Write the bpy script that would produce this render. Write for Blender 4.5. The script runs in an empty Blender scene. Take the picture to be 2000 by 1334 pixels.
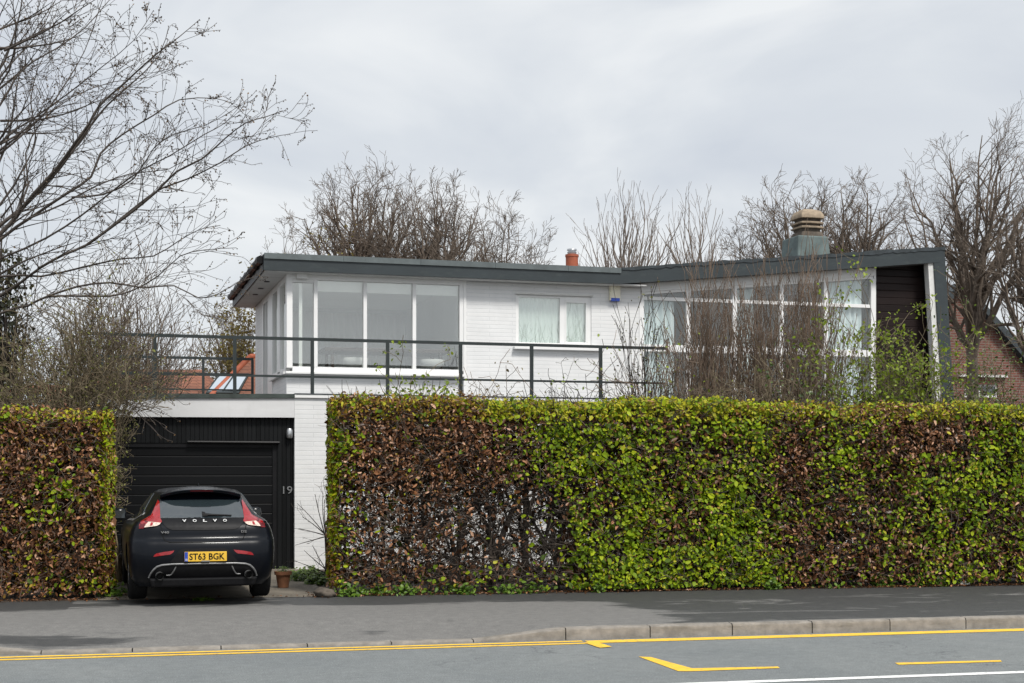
import bpy, bmesh, math, random
import numpy as np
from mathutils import Vector, Matrix
from mathutils.bvhtree import BVHTree

C = bpy.context.scene
COL = C.collection
R = math.radians

# ------------------------------------------------------------------ camera, sky, sun, exposure
F, HZ, CH = 2778.0, 919.0, 1.63          # focal length (px of the 2000 px photo), horizon row, eye height
cam_d = bpy.data.cameras.new('camera'); cam = bpy.data.objects.new('camera', cam_d); COL.objects.link(cam)
cam.location = (0, 0, CH); cam.rotation_euler = (R(90), 0, 0)
cam_d.sensor_width = 36; cam_d.lens = F / 2000 * 36; cam_d.shift_y = (HZ - 667) / 2000
cam_d.clip_end = 2000; C.camera = cam

SUN_EL, SUN_AZ = R(54), R(146)           # azimuth from +Y clockwise: behind the viewer
w = bpy.data.worlds.new("World"); C.world = w; w.use_nodes = True
nt = w.node_tree; nt.nodes.clear(); L = nt.links
def wn(t, **k):
    n = nt.nodes.new(t)
    for a, b in k.items(): setattr(n, a, b)
    return n
out = wn('ShaderNodeOutputWorld'); addn = wn('ShaderNodeAddShader')
bg1 = wn('ShaderNodeBackground'); bg1.inputs[1].default_value = 0.012
sky = wn('ShaderNodeTexSky'); sky.sky_type = 'NISHITA'; sky.sun_disc = False
sky.sun_elevation = SUN_EL; sky.sun_rotation = SUN_AZ; sky.dust_density = 3
L.new(sky.outputs[0], bg1.inputs[0])
tc = wn('ShaderNodeTexCoord'); sep = wn('ShaderNodeSeparateXYZ'); L.new(tc.outputs['Generated'], sep.inputs[0])
mp = wn('ShaderNodeMapping'); mp.inputs['Scale'].default_value = (2.6, 2.6, 6.0); mp.inputs['Location'].default_value = (3.1, 0.4, 1.7)
L.new(tc.outputs['Generated'], mp.inputs[0])
n1 = wn('ShaderNodeTexNoise'); n1.inputs['Scale'].default_value = 1.5; n1.inputs['Detail'].default_value = 5; n1.inputs['Roughness'].default_value = .5
n1.inputs['Distortion'].default_value = .4
L.new(mp.outputs[0], n1.inputs['Vector'])
cr = wn('ShaderNodeValToRGB'); e = cr.color_ramp.elements
e[0].position = .34; e[0].color = (.645, .685, .745, 1); e[1].position = .66; e[1].color = (.89, .91, .92, 1)
el = e.new(.5); el.color = (.735, .77, .81, 1)
L.new(n1.outputs[0], cr.inputs[0])
up = wn('ShaderNodeMapRange'); up.inputs[1].default_value = .34; up.inputs[2].default_value = 1; up.inputs[3].default_value = 0; up.inputs[4].default_value = .25
L.new(sep.outputs[2], up.inputs[0])
bk = wn('ShaderNodeMapRange'); bk.inputs[1].default_value = .3; bk.inputs[2].default_value = -.9; bk.inputs[3].default_value = 0; bk.inputs[4].default_value = .12
L.new(sep.outputs[1], bk.inputs[0])
sm = wn('ShaderNodeMath'); sm.operation = 'ADD'; L.new(up.outputs[0], sm.inputs[0]); L.new(bk.outputs[0], sm.inputs[1])
sm2 = wn('ShaderNodeMath'); sm2.operation = 'ADD'; sm2.inputs[1].default_value = .93; L.new(sm.outputs[0], sm2.inputs[0])
bg2 = wn('ShaderNodeBackground'); L.new(cr.outputs[0], bg2.inputs[0]); L.new(sm2.outputs[0], bg2.inputs[1])
L.new(bg1.outputs[0], addn.inputs[0]); L.new(bg2.outputs[0], addn.inputs[1]); L.new(addn.outputs[0], out.inputs[0])

sd = bpy.data.lights.new('sun', 'SUN'); sd.energy = 3.5; sd.angle = R(12); sd.color = (1, .965, .91)
sun = bpy.data.objects.new('sun', sd); COL.objects.link(sun)
sun.rotation_euler = (R(90) - SUN_EL, 0, -SUN_AZ + math.pi)
sun.location = (0, 0, 30)
vs = C.view_settings; C.display_settings.display_device = 'sRGB'
vs.view_transform = 'Standard'; vs.look = 'None'; vs.exposure = 0.0; vs.gamma = 1; vs.use_curve_mapping = False

# ------------------------------------------------------------------ helpers
def at(px, py, Y): return Vector(((px - 1000) / F * Y, Y, CH + (HZ - py) / F * Y))
def gz(py, z=0.0): return F * (CH - z) / (py - HZ)          # depth of a ground point seen at row py

def thing(name, label, cat, loc=(0, 0, 0), rotz=0, group=None):
    o = bpy.data.objects.new(name, None); COL.objects.link(o); o.empty_display_size = .2
    o.location = loc; o.rotation_euler = (0, 0, rotz); o['label'] = label; o['category'] = cat
    if group: o['group'] = group
    return o
def tag(o, label=None, cat=None, group=None, kind=None):
    if label: o['label'] = label
    if cat: o['category'] = cat
    if group: o['group'] = group
    if kind: o['kind'] = kind
    return o
def link(name, V, Fc, m, parent=None, smooth=False, loc=None, rotz=0, sharp=None, mi=None):
    me = bpy.data.meshes.new(name)
    me.from_pydata([tuple(v) for v in V], [], [tuple(f) for f in Fc])
    ms = m if isinstance(m, (list, tuple)) else [m]
    for x in ms: me.materials.append(x)
    if mi is not None: me.polygons.foreach_set('material_index', mi)
    if smooth or sharp is not None:
        me.polygons.foreach_set('use_smooth', [True] * len(me.polygons))
        if sharp is not None: me.set_sharp_from_angle(angle=R(sharp))
    me.update()
    o = bpy.data.objects.new(name, me); COL.objects.link(o)
    if parent: o.parent = parent
    if loc is not None: o.location = loc
    o.rotation_euler = (0, 0, rotz)
    return o
def fastmesh(name, V, Fc, m, parent=None, smooth=False):
    """V (n,3) array, Fc list of (k,verts) int arrays of one face size each"""
    me = bpy.data.meshes.new(name)
    nv = len(V); tot = sum(f.shape[0] for f in Fc); lt = sum(f.size for f in Fc)
    me.vertices.add(nv); me.vertices.foreach_set('co', np.asarray(V, dtype=np.float32).ravel())
    me.loops.add(lt); me.polygons.add(tot)
    me.loops.foreach_set('vertex_index', np.concatenate([f.ravel() for f in Fc]).astype(np.int32))
    ls, st = [], 0
    for f in Fc:
        ls.append(st + np.arange(f.shape[0]) * f.shape[1]); st += f.size
    me.polygons.foreach_set('loop_start', np.concatenate(ls).astype(np.int32))
    if smooth: me.polygons.foreach_set('use_smooth', np.ones(tot, dtype=bool))
    me.materials.append(m); me.update(calc_edges=True); me.validate()
    o = bpy.data.objects.new(name, me); COL.objects.link(o)
    if parent: o.parent = parent
    return o

class MB:
    def __init__(s): s.v, s.f = [], []
    def add(s, V, Fc):
        b = len(s.v); s.v += [tuple(p) for p in V]; s.f += [tuple(i + b for i in f) for f in Fc]; return s
    def hexa(s, P):      # 8 corners: bottom loop 0-3, top loop 4-7
        return s.add(P, [(0, 3, 2, 1), (4, 5, 6, 7), (0, 1, 5, 4), (1, 2, 6, 5), (2, 3, 7, 6), (3, 0, 4, 7)])
    def box(s, x0, x1, y0, y1, z0, z1):
        return s.hexa([(x0, y0, z0), (x1, y0, z0), (x1, y1, z0), (x0, y1, z0), (x0, y0, z1), (x1, y0, z1), (x1, y1, z1), (x0, y1, z1)])
    def prism(s, poly, y0, y1):      # poly in (x, z), extruded along y
        n = len(poly)
        return s.add([(x, y0, z) for x, z in poly] + [(x, y1, z) for x, z in poly],
                     [tuple(range(n)), tuple(range(2 * n - 1, n - 1, -1))] + [(i, i + n, (i + 1) % n + n, (i + 1) % n) for i in range(n)])
    def prismz(s, poly, z0, z1):
        n = len(poly)
        return s.add([(x, y, z0) for x, y in poly] + [(x, y, z1) for x, y in poly],
                     [tuple(range(n - 1, -1, -1)), tuple(range(n, 2 * n))] + [(i, (i + 1) % n, (i + 1) % n + n, i + n) for i in range(n)])
    def tube(s, pts, r, n=8, caps=True):
        pts = [Vector(p) for p in pts]; rr = r if isinstance(r, (list, tuple)) else [r] * len(pts)
        V, Fc = [], []
        for i, p in enumerate(pts):
            t = (pts[min(i + 1, len(pts) - 1)] - pts[max(i - 1, 0)]).normalized()
            ref = Vector((0, 0, 1)) if abs(t.z) < .9 else Vector((1, 0, 0))
            u = t.cross(ref).normalized(); vv = t.cross(u)
            for k in range(n):
                a = 2 * math.pi * k / n; V.append(p + rr[i] * (math.cos(a) * u + math.sin(a) * vv))
        for i in range(len(pts) - 1):
            for k in range(n):
                k2 = (k + 1) % n; Fc.append((i * n + k, i * n + k2, (i + 1) * n + k2, (i + 1) * n + k))
        if caps: Fc += [tuple(range(n)), tuple((len(pts) - 1) * n + k for k in reversed(range(n)))]
        return s.add(V, Fc)
    def lathe(s, prof, c, n=20, sx=1, sy=1):
        V, Fc = [], []
        for r, z in prof:
            for k in range(n):
                a = 2 * math.pi * k / n; V.append((c[0] + r * math.cos(a) * sx, c[1] + r * math.sin(a) * sy, c[2] + z))
        for i in range(len(prof) - 1):
            for k in range(n):
                k2 = (k + 1) % n; Fc.append((i * n + k, i * n + k2, (i + 1) * n + k2, (i + 1) * n + k))
        Fc += [tuple(reversed(range(n))), tuple((len(prof) - 1) * n + k for k in range(n))]
        return s.add(V, Fc)
    def build(s, name, m, parent=None, bevel=0, **k):
        o = link(name, s.v, s.f, m, parent, **k)
        if bevel:
            b = o.modifiers.new('b', 'BEVEL'); b.width = bevel; b.segments = 2; b.limit_method = 'ANGLE'
        return o

class Tubes:
    def __init__(s, o=(0, 0, 0)): s.g = {}; s.o = Vector(o); s.n = 0; s.clip = None
    def add(s, pts, rad):
        if s.clip and s.clip(pts): return
        sd = 6 if max(rad) > .03 else (4 if max(rad) > .012 else 3)
        s.g.setdefault((len(pts), sd), []).append((pts, rad)); s.n += 1
    def build(s, name, m, parent=None):
        V, Fc, base = [], [], 0
        for (n, sd), items in s.g.items():
            P = np.array([[tuple(p) for p in it[0]] for it in items], dtype=np.float64) - np.array(s.o)
            Rr = np.array([it[1] for it in items], dtype=np.float64)
            T = np.empty_like(P); T[:, 1:-1] = P[:, 2:] - P[:, :-2]; T[:, 0] = P[:, 1] - P[:, 0]; T[:, -1] = P[:, -1] - P[:, -2]
            T /= np.linalg.norm(T, axis=2, keepdims=True) + 1e-9
            ref = np.where(np.abs(T[:, :1, 2:3]) < .8, np.array([0, 0, 1.]), np.array([1., 0, 0]))
            U = np.cross(T, np.broadcast_to(ref, T.shape)); U /= np.linalg.norm(U, axis=2, keepdims=True) + 1e-9
            W = np.cross(T, U)
            a = 2 * np.pi * np.arange(sd) / sd
            ring = P[:, :, None] + Rr[:, :, None, None] * (np.cos(a)[:, None] * U[:, :, None] + np.sin(a)[:, None] * W[:, :, None])
            V.append(ring.reshape(-1, 3))
            m_, i_, k_ = np.meshgrid(np.arange(len(items)), np.arange(n - 1), np.arange(sd), indexing='ij')
            k2 = (k_ + 1) % sd; b = base + m_ * n * sd
            Fc.append(np.stack([b + i_ * sd + k_, b + i_ * sd + k2, b + (i_ + 1) * sd + k2, b + (i_ + 1) * sd + k_], axis=-1).reshape(-1, 4))
            base += len(items) * n * sd
        return fastmesh(name, np.concatenate(V), [np.concatenate(Fc)], m, parent, smooth=True)

def leaves(name, P, N, size, m, parent=None, o=(0, 0, 0), seed=0, wid=.6, fold=.25, down=.3):
    """small ovate folded leaves at P (n,3), facing N, length size"""
    g = np.random.default_rng(seed)
    P = np.asarray(P, dtype=np.float64) - np.array(tuple(o)); N = np.asarray(N, dtype=np.float64); n = len(P)
    size = np.broadcast_to(np.asarray(size, dtype=np.float64), (n,))[:, None]
    N = N / (np.linalg.norm(N, axis=1, keepdims=True) + 1e-9)
    D = g.normal(size=(n, 3)); D[:, 2] -= down * 2
    D -= (D * N).sum(1, keepdims=True) * N; D /= np.linalg.norm(D, axis=1, keepdims=True) + 1e-9
    S = np.cross(N, D); h = size * wid * .5; f = size * fold * g.uniform(-.3, 1, (n, 1))
    curl = size * g.uniform(-.25, .35, (n, 1))
    b = P - D * size * .5
    v = [b, b + D * size * .3 + S * h + N * f * .5, b + D * size * .7 + S * h * .8 + N * (f * .5 - curl * .3), b + D * size - N * curl,
         b + D * size * .7 - S * h * .8 + N * (f * .5 - curl * .3), b + D * size * .3 - S * h + N * f * .5]
    V = np.stack(v, axis=1).reshape(-1, 3)
    i = np.arange(n)[:, None] * 6
    return fastmesh(name, V, [np.concatenate([i + np.array([[0, 1, 2, 3]]), i + np.array([[0, 3, 4, 5]])])], m, parent)

# ------------------------------------------------------------------ materials
def M(name):
    m = bpy.data.materials.new(name); m.use_nodes = True
    n = m.node_tree.nodes; p = n['Principled BSDF']; return m, m.node_tree, p
def nd(t, ty, **k):
    n = t.nodes.new(ty)
    for a, b in k.items():
        if a in n.inputs: n.inputs[a].default_value = b
        else: setattr(n, a, b)
    return n
def mixc(t, fac, a, b, mode='MIX'):
    n = t.nodes.new('ShaderNodeMix'); n.data_type = 'RGBA'; n.blend_type = mode
    for k, x in ((0, fac), (6, a), (7, b)):
        if hasattr(x, 'is_output'): t.links.new(x, n.inputs[k])
        elif k == 0: n.inputs[k].default_value = x
        else: n.inputs[k].default_value = tuple(x) + (1,) if len(x) == 3 else x
    return n.outputs[2]
def ramp(t, src, stops):
    r = t.nodes.new('ShaderNodeValToRGB'); e = r.color_ramp.elements
    while len(e) < len(stops): e.new(.5)
    for q, (p, c) in zip(e, stops): q.position = p; q.color = tuple(c) + (1,) if len(c) == 3 else c
    t.links.new(src, r.inputs[0]); return r.outputs[0]
def noise(t, scale, detail=4, rough=.55, vec=None, dist=0):
    n = nd(t, 'ShaderNodeTexNoise', Scale=scale, Detail=detail, Roughness=rough, Distortion=dist)
    if vec is None: vec = t.nodes.new('ShaderNodeTexCoord').outputs['Object']
    t.links.new(vec, n.inputs['Vector']); return n.outputs[0]
def mapped(t, scale, loc=(0, 0, 0)):
    c = t.nodes.new('ShaderNodeTexCoord'); m = nd(t, 'ShaderNodeMapping'); m.inputs['Scale'].default_value = scale; m.inputs['Location'].default_value = loc
    t.links.new(c.outputs['Object'], m.inputs[0]); return m.outputs[0]
def bumpit(t, p, h, strength=.3, dist=.01):
    b = nd(t, 'ShaderNodeBump', Strength=strength, Distance=dist); t.links.new(h, b.inputs['Height']); t.links.new(b.outputs[0], p.inputs['Normal'])
def simple(name, col, rough=.6, var=.15, vs=3, bump=0, bs=40, metal=0, coat=0, streak=None):
    m, t, p = M(name); p.inputs['Roughness'].default_value = rough; p.inputs['Metallic'].default_value = metal
    if coat: p.inputs['Coat Weight'].default_value = coat; p.inputs['Coat Roughness'].default_value = .04
    vec = mapped(t, streak) if streak else None
    n = noise(t, vs, 5, .6, vec)
    a = [c * (1 - var) for c in col]; b = [min(1, c * (1 + var)) for c in col]
    t.links.new(ramp(t, n, [(.3, a), (.7, b)]), p.inputs['Base Color'])
    if bump: bumpit(t, p, noise(t, bs, 3), bump)
    return m
def foliage(name, stops, rough=.5, trans=.35, spec=.4):
    m, t, p = M(name); g = nd(t, 'ShaderNodeNewGeometry')
    c = ramp(t, g.outputs['Random Per Island'], stops); t.links.new(c, p.inputs['Base Color'])
    p.inputs['Roughness'].default_value = rough; p.inputs['Specular IOR Level'].default_value = spec
    tr = nd(t, 'ShaderNodeBsdfTranslucent'); t.links.new(c, tr.inputs[0])
    mx = nd(t, 'ShaderNodeMixShader'); mx.inputs[0].default_value = trans
    o = t.nodes['Material Output']; t.links.new(p.outputs[0], mx.inputs[1]); t.links.new(tr.outputs[0], mx.inputs[2]); t.links.new(mx.outputs[0], o.inputs[0])
    return m

def brick_mat(name, c1, c2, mortar, bw=.225, bh=.075, msz=.012, bump=.5, rough=.6, dirt=.06):
    m, t, p = M(name); co = nd(t, 'ShaderNodeTexCoord'); s = nd(t, 'ShaderNodeSeparateXYZ'); t.links.new(co.outputs['Object'], s.inputs[0])
    ad = nd(t, 'ShaderNodeMath', operation='ADD'); t.links.new(s.outputs[0], ad.inputs[0]); t.links.new(s.outputs[1], ad.inputs[1])
    cb = nd(t, 'ShaderNodeCombineXYZ'); t.links.new(ad.outputs[0], cb.inputs[0]); t.links.new(s.outputs[2], cb.inputs[1])
    b = nd(t, 'ShaderNodeTexBrick', Scale=1.0); b.inputs['Brick Width'].default_value = bw; b.inputs['Row Height'].default_value = bh
    b.inputs['Mortar Size'].default_value = msz; b.inputs['Mortar Smooth'].default_value = .3
    b.inputs['Color1'].default_value = c1 + (1,); b.inputs['Color2'].default_value = c2 + (1,); b.inputs['Mortar'].default_value = mortar + (1,)
    t.links.new(cb.outputs[0], b.inputs['Vector'])
    n = noise(t, 1.3, 6, .65); d = ramp(t, n, [(.35, (1 - dirt * 2.2,) * 3), (.65, (1, 1, 1))])
    t.links.new(mixc(t, 1, b.outputs['Color'], d, 'MULTIPLY'), p.inputs['Base Color'])
    p.inputs['Roughness'].default_value = rough
    hm = nd(t, 'ShaderNodeMath', operation='SUBTRACT'); hm.inputs[0].default_value = 1; t.links.new(b.outputs['Fac'], hm.inputs[1])
    bumpit(t, p, hm.outputs[0], bump, .012)
    return m

def board_mat(name, col, pitch, axis, rough=.45, var=.3, depth=.5):
    """boards: grooves every `pitch` metres along axis 0 (x) or 2 (z)"""
    m, t, p = M(name); co = nd(t, 'ShaderNodeTexCoord'); s = nd(t, 'ShaderNodeSeparateXYZ'); t.links.new(co.outputs['Object'], s.inputs[0])
    dv = nd(t, 'ShaderNodeMath', operation='DIVIDE'); t.links.new(s.outputs[axis], dv.inputs[0]); dv.inputs[1].default_value = pitch
    fr = nd(t, 'ShaderNodeMath', operation='FRACT'); t.links.new(dv.outputs[0], fr.inputs[0])
    fl = nd(t, 'ShaderNodeMath', operation='FLOOR'); t.links.new(dv.outputs[0], fl.inputs[0])
    wn_ = nd(t, 'ShaderNodeTexWhiteNoise', noise_dimensions='1D'); t.links.new(fl.outputs[0], wn_.inputs['W'])
    g = ramp(t, fr.outputs[0], [(0, (0, 0, 0)), (.08, (1, 1, 1)), (.93, (1, 1, 1)), (1, (0, 0, 0))])
    vec = mapped(t, (14, 14, 1.2) if axis == 0 else (1.2, 1.2, 18)); n = noise(t, 3, 5, .6, vec)
    ad = nd(t, 'ShaderNodeMath', operation='ADD'); t.links.new(wn_.outputs['Value'], ad.inputs[0]); t.links.new(n, ad.inputs[1])
    c = ramp(t, ad.outputs[0], [(.3, [x * (1 - var) for x in col]), (1.0, [x * (1 + var) for x in col])])
    t.links.new(c, p.inputs['Base Color']); p.inputs['Roughness'].default_value = rough
    bumpit(t, p, g, depth, .012)
    return m

MT = {}
MT['white_brick'] = brick_mat('white_painted_brick', (.79, .79, .785), (.77, .775, .775), (.70, .71, .71), bw=.9, msz=.008, bump=.28, rough=.55, dirt=.05)
MT['white'] = simple('white_paint', (.80, .80, .79), .4, .04, 2)
MT['white_wood'] = simple('weathered_white_paint', (.66, .66, .64), .55, .12, 6, .2, 60)
MT['garage_fascia'] = simple('white_fascia_paint', (.64, .64, .64), .5, .05, 1.2, streak=(1, 1, 6))
MT['fascia'] = simple('dark_grey_fascia_paint', (.027, .036, .040), .45, .12, 2.2, .08, 30)
MT['cap'] = simple('grey_lead_trim', (.105, .125, .128), .55, .2, 5, .15, 30)
MT['felt_edge'] = simple('dark_felt_edge', (.04, .05, .056), .75, .35, 7, .6, 22)
MT['felt'] = simple('roof_felt', (.12, .125, .13), .9, .25, 4, .4, 60)
MT['slab_edge'] = simple('mossy_slab_edge', (.045, .058, .052), .8, .35, 6, .4, 40)
MT['soffit'] = board_mat('grey_white_soffit_boards', (.56, .56, .55), .12, 1, .6, .08, .4)
MT['black'] = simple('black_gloss_paint', (.012, .012, .013), .4, .2, 4)
MT['gutter'] = simple('black_gutter', (.012, .012, .013), .45, .4, 12, .6, 25)
MT['black_vert'] = board_mat('black_vertical_boards', (.006, .0065, .007), .07, 0, .5, .45, .9)
MT['black_horiz'] = board_mat('black_horizontal_door_panels', (.0052, .0055, .0062), .155, 2, .45, .3, .8)
MT['clad'] = board_mat('dark_brown_stained_boards', (.013, .0085, .008), .15, 2, .45, .45, 1)
MT['rail'] = simple('dark_green_grey_rail_paint', (.018, .026, .026), .5, .15, 8)
MT['terracotta'] = simple('terracotta', (.33, .085, .04), .7, .2, 6, .15, 50)
MT['pot'] = simple('weathered_terracotta', (.20, .085, .04), .8, .3, 9, .2, 50)
MT['metal'] = simple('galvanised_metal', (.55, .56, .57), .35, .1, 8, metal=.9)
MT['render_green'] = simple('grey_green_render', (.11, .143, .14), .8, .28, 3.5, .2, 25)
MT['stone_cap'] = simple('weathered_stone_cap', (.30, .235, .165), .85, .35, 7, .4, 30)
MT['stone_dark'] = simple('dark_brown_stone', (.085, .07, .055), .9, .5, 8, .4, 30)
MT['cream'] = simple('cream_plastic', (.78, .74, .60), .4, .04, 3)
MT['blue'] = simple('blue_plastic', (.02, .06, .35), .35, .1, 4)
MT['blind'] = simple('white_roller_blind', (.85, .86, .85), .8, .03, 3)
MT['net'] = simple('pale_net_curtain', (.72, .80, .79), .9, .10, 4, streak=(9, 9, .5))
MT['curtain'] = simple('pale_blue_curtain', (.70, .77, .78), .9, .08, 3, streak=(8, 8, .4))
MT['plaster'] = simple('pale_interior_plaster', (.80, .80, .78), .8, .04, 1)
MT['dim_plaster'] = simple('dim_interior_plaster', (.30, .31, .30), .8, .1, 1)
MT['carpet'] = simple('grey_carpet', (.24, .24, .23), .95, .1, 5)
MT['table'] = simple('brown_table_wood', (.05, .026, .016), .4, .2, 8)
MT['concrete'] = simple('kerb_concrete', (.215, .195, .17), .85, .3, 7, .35, 60)
MT['soil'] = simple('brown_soil', (.055, .04, .028), .95, .35, 5, .6, 30)
MT['yellow'] = simple('yellow_road_paint', (.78, .47, .03), .7, .12, 12)
MT['road_white'] = simple('white_road_paint', (.74, .74, .72), .7, .12, 10)
MT['bark'] = simple('grey_brown_bark', (.15, .118, .092), .9, .35, 9, .4, 30)
MT['bark_dark'] = simple('dark_bark', (.072, .059, .050), .9, .35, 9, .4, 30)
MT['bark_pale'] = simple('pale_grey_bark', (.20, .165, .14), .9, .25, 9)
MT['twig_red'] = simple('red_brown_twigs', (.165, .118, .085), .8, .45, 4)
MT['twig_olive'] = simple('olive_brown_twigs', (.15, .118, .072), .8, .35, 4)
MT['twig_dark'] = simple('dark_hedge_twigs', (.036, .027, .021), .9, .5, 5)
MT['tile'] = brick_mat('red_clay_tiles', (.27, .108, .062), (.22, .088, .052), (.16, .062, .038), .25, .10, .012, .8, .8, .14)
MT['red_brick'] = brick_mat('red_brick_wall', (.22, .082, .058), (.17, .062, .046), (.24, .20, .17), .225, .075, .012, .5, .85, .1)
def glassmat(name, tint, refl=1.45, base=0.0):
    m, t, p = M(name); t.nodes.remove(p)
    fr = nd(t, 'ShaderNodeFresnel'); gm = nd(t, 'ShaderNodeNewGeometry'); io = nd(t, 'ShaderNodeMath', operation='MULTIPLY_ADD')
    io.inputs[1].default_value = 1 / refl - refl; io.inputs[2].default_value = refl; t.links.new(gm.outputs['Backfacing'], io.inputs[0]); t.links.new(io.outputs[0], fr.inputs[0])   # both faces of the pane reflect like glass in air
    tr = nd(t, 'ShaderNodeBsdfTransparent'); tr.inputs[0].default_value = tint + (1,)
    gl = nd(t, 'ShaderNodeBsdfGlossy'); gl.inputs[1].default_value = .01; gl.inputs[0].default_value = (.95, .95, .93, 1)
    mr = nd(t, 'ShaderNodeMapRange'); mr.inputs[3].default_value = base; mr.inputs[4].default_value = 1; t.links.new(fr.outputs[0], mr.inputs[0])
    mx = nd(t, 'ShaderNodeMixShader'); t.links.new(mr.outputs[0], mx.inputs[0]); t.links.new(tr.outputs[0], mx.inputs[1]); t.links.new(gl.outputs[0], mx.inputs[2])
    t.links.new(mx.outputs[0], t.nodes['Material Output'].inputs[0]); return m
MT['glass'] = glassmat('window_glass', (.96, .975, .96), 1.5, .17)
MT['glass_dim'] = glassmat('dark_window_glass', (.95, .965, .96), 1.5, .05)

def worn(m, under=(.13, .14, .14)):
    t = m.node_tree; p = t.nodes['Principled BSDF']; src = p.inputs['Base Color'].links[0].from_socket
    k = ramp(t, noise(t, 16, 6, .75), [(.56, (0, 0, 0)), (.66, (.85, .85, .85))])
    t.links.new(mixc(t, k, src, under), p.inputs['Base Color'])
worn(MT['yellow']); worn(MT['road_white'])
def stained(m, dark, scale, lo, hi, vec):
    t = m.node_tree; p = t.nodes['Principled BSDF']; src = p.inputs['Base Color'].links[0].from_socket
    k = ramp(t, noise(t, scale, 6, .7, mapped(t, vec)), [(lo, (0, 0, 0)), (hi, (.7, .7, .7))]); t.links.new(mixc(t, k, src, dark), p.inputs['Base Color'])
stained(MT['concrete'], (.10, .09, .07), 3, .5, .75, (1, 1, 4)); stained(MT['white_brick'], (.55, .57, .53), 1.6, .60, .9, (3, 3, .5))
stained(MT['fascia'], (.06, .075, .07), 2.5, .52, .8, (2, 2, 6)); stained(MT['garage_fascia'], (.48, .49, .47), 2, .55, .85, (2.5, 2.5, .6))
# ------------------------------------------------------------------ ground: road, pavement, driveway, soil
TR = math.atan(8.31e-5 * F); cR, sR = math.cos(TR), math.sin(TR)     # road direction
KO = Vector((0, 14.55, 0)); ZROAD = -.12
def road_ab(px, py, z=ZROAD):
    Y = gz(py, z); X = (px - 1000) / F * Y
    return X * cR + (Y - KO.y) * sR, -X * sR + (Y - KO.y) * cR
def kerb_a(px):      # along-kerb coordinate where a picture column meets the kerb face
    x = (px - 1000) / F; Y = KO.y * cR / (cR - x * sR); X = x * Y
    return X * cR + (Y - KO.y) * sR
HP0, HP1 = Vector((-2.34, 18.4)), Vector((7.27, 20.2))     # foot line of the long hedge
def hedge_b(a):      # pavement depth (b) at along-kerb coordinate a
    d = (HP1 - HP0).normalized()
    X0, Y0 = a * cR, KO.y + a * sR          # move back along (-sR,cR) to the foot line
    den = d.x * cR + d.y * sR
    t = (d.x * (HP0.y - Y0) - d.y * (HP0.x - X0)) / den
    return t
A1, A2 = kerb_a(925), kerb_a(1105); A3, A4 = kerb_a(80), kerb_a(80) - .915
FULL, DROP = 0.005, ZROAD + .028
def ktop(a):
    if a >= A2 or a <= A4: return FULL
    if a > A1: return DROP + (FULL - DROP) * (a - A1) / (A2 - A1)
    if a < A3: return FULL + (DROP - FULL) * (a - A4) / (A3 - A4)
    return DROP

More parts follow.
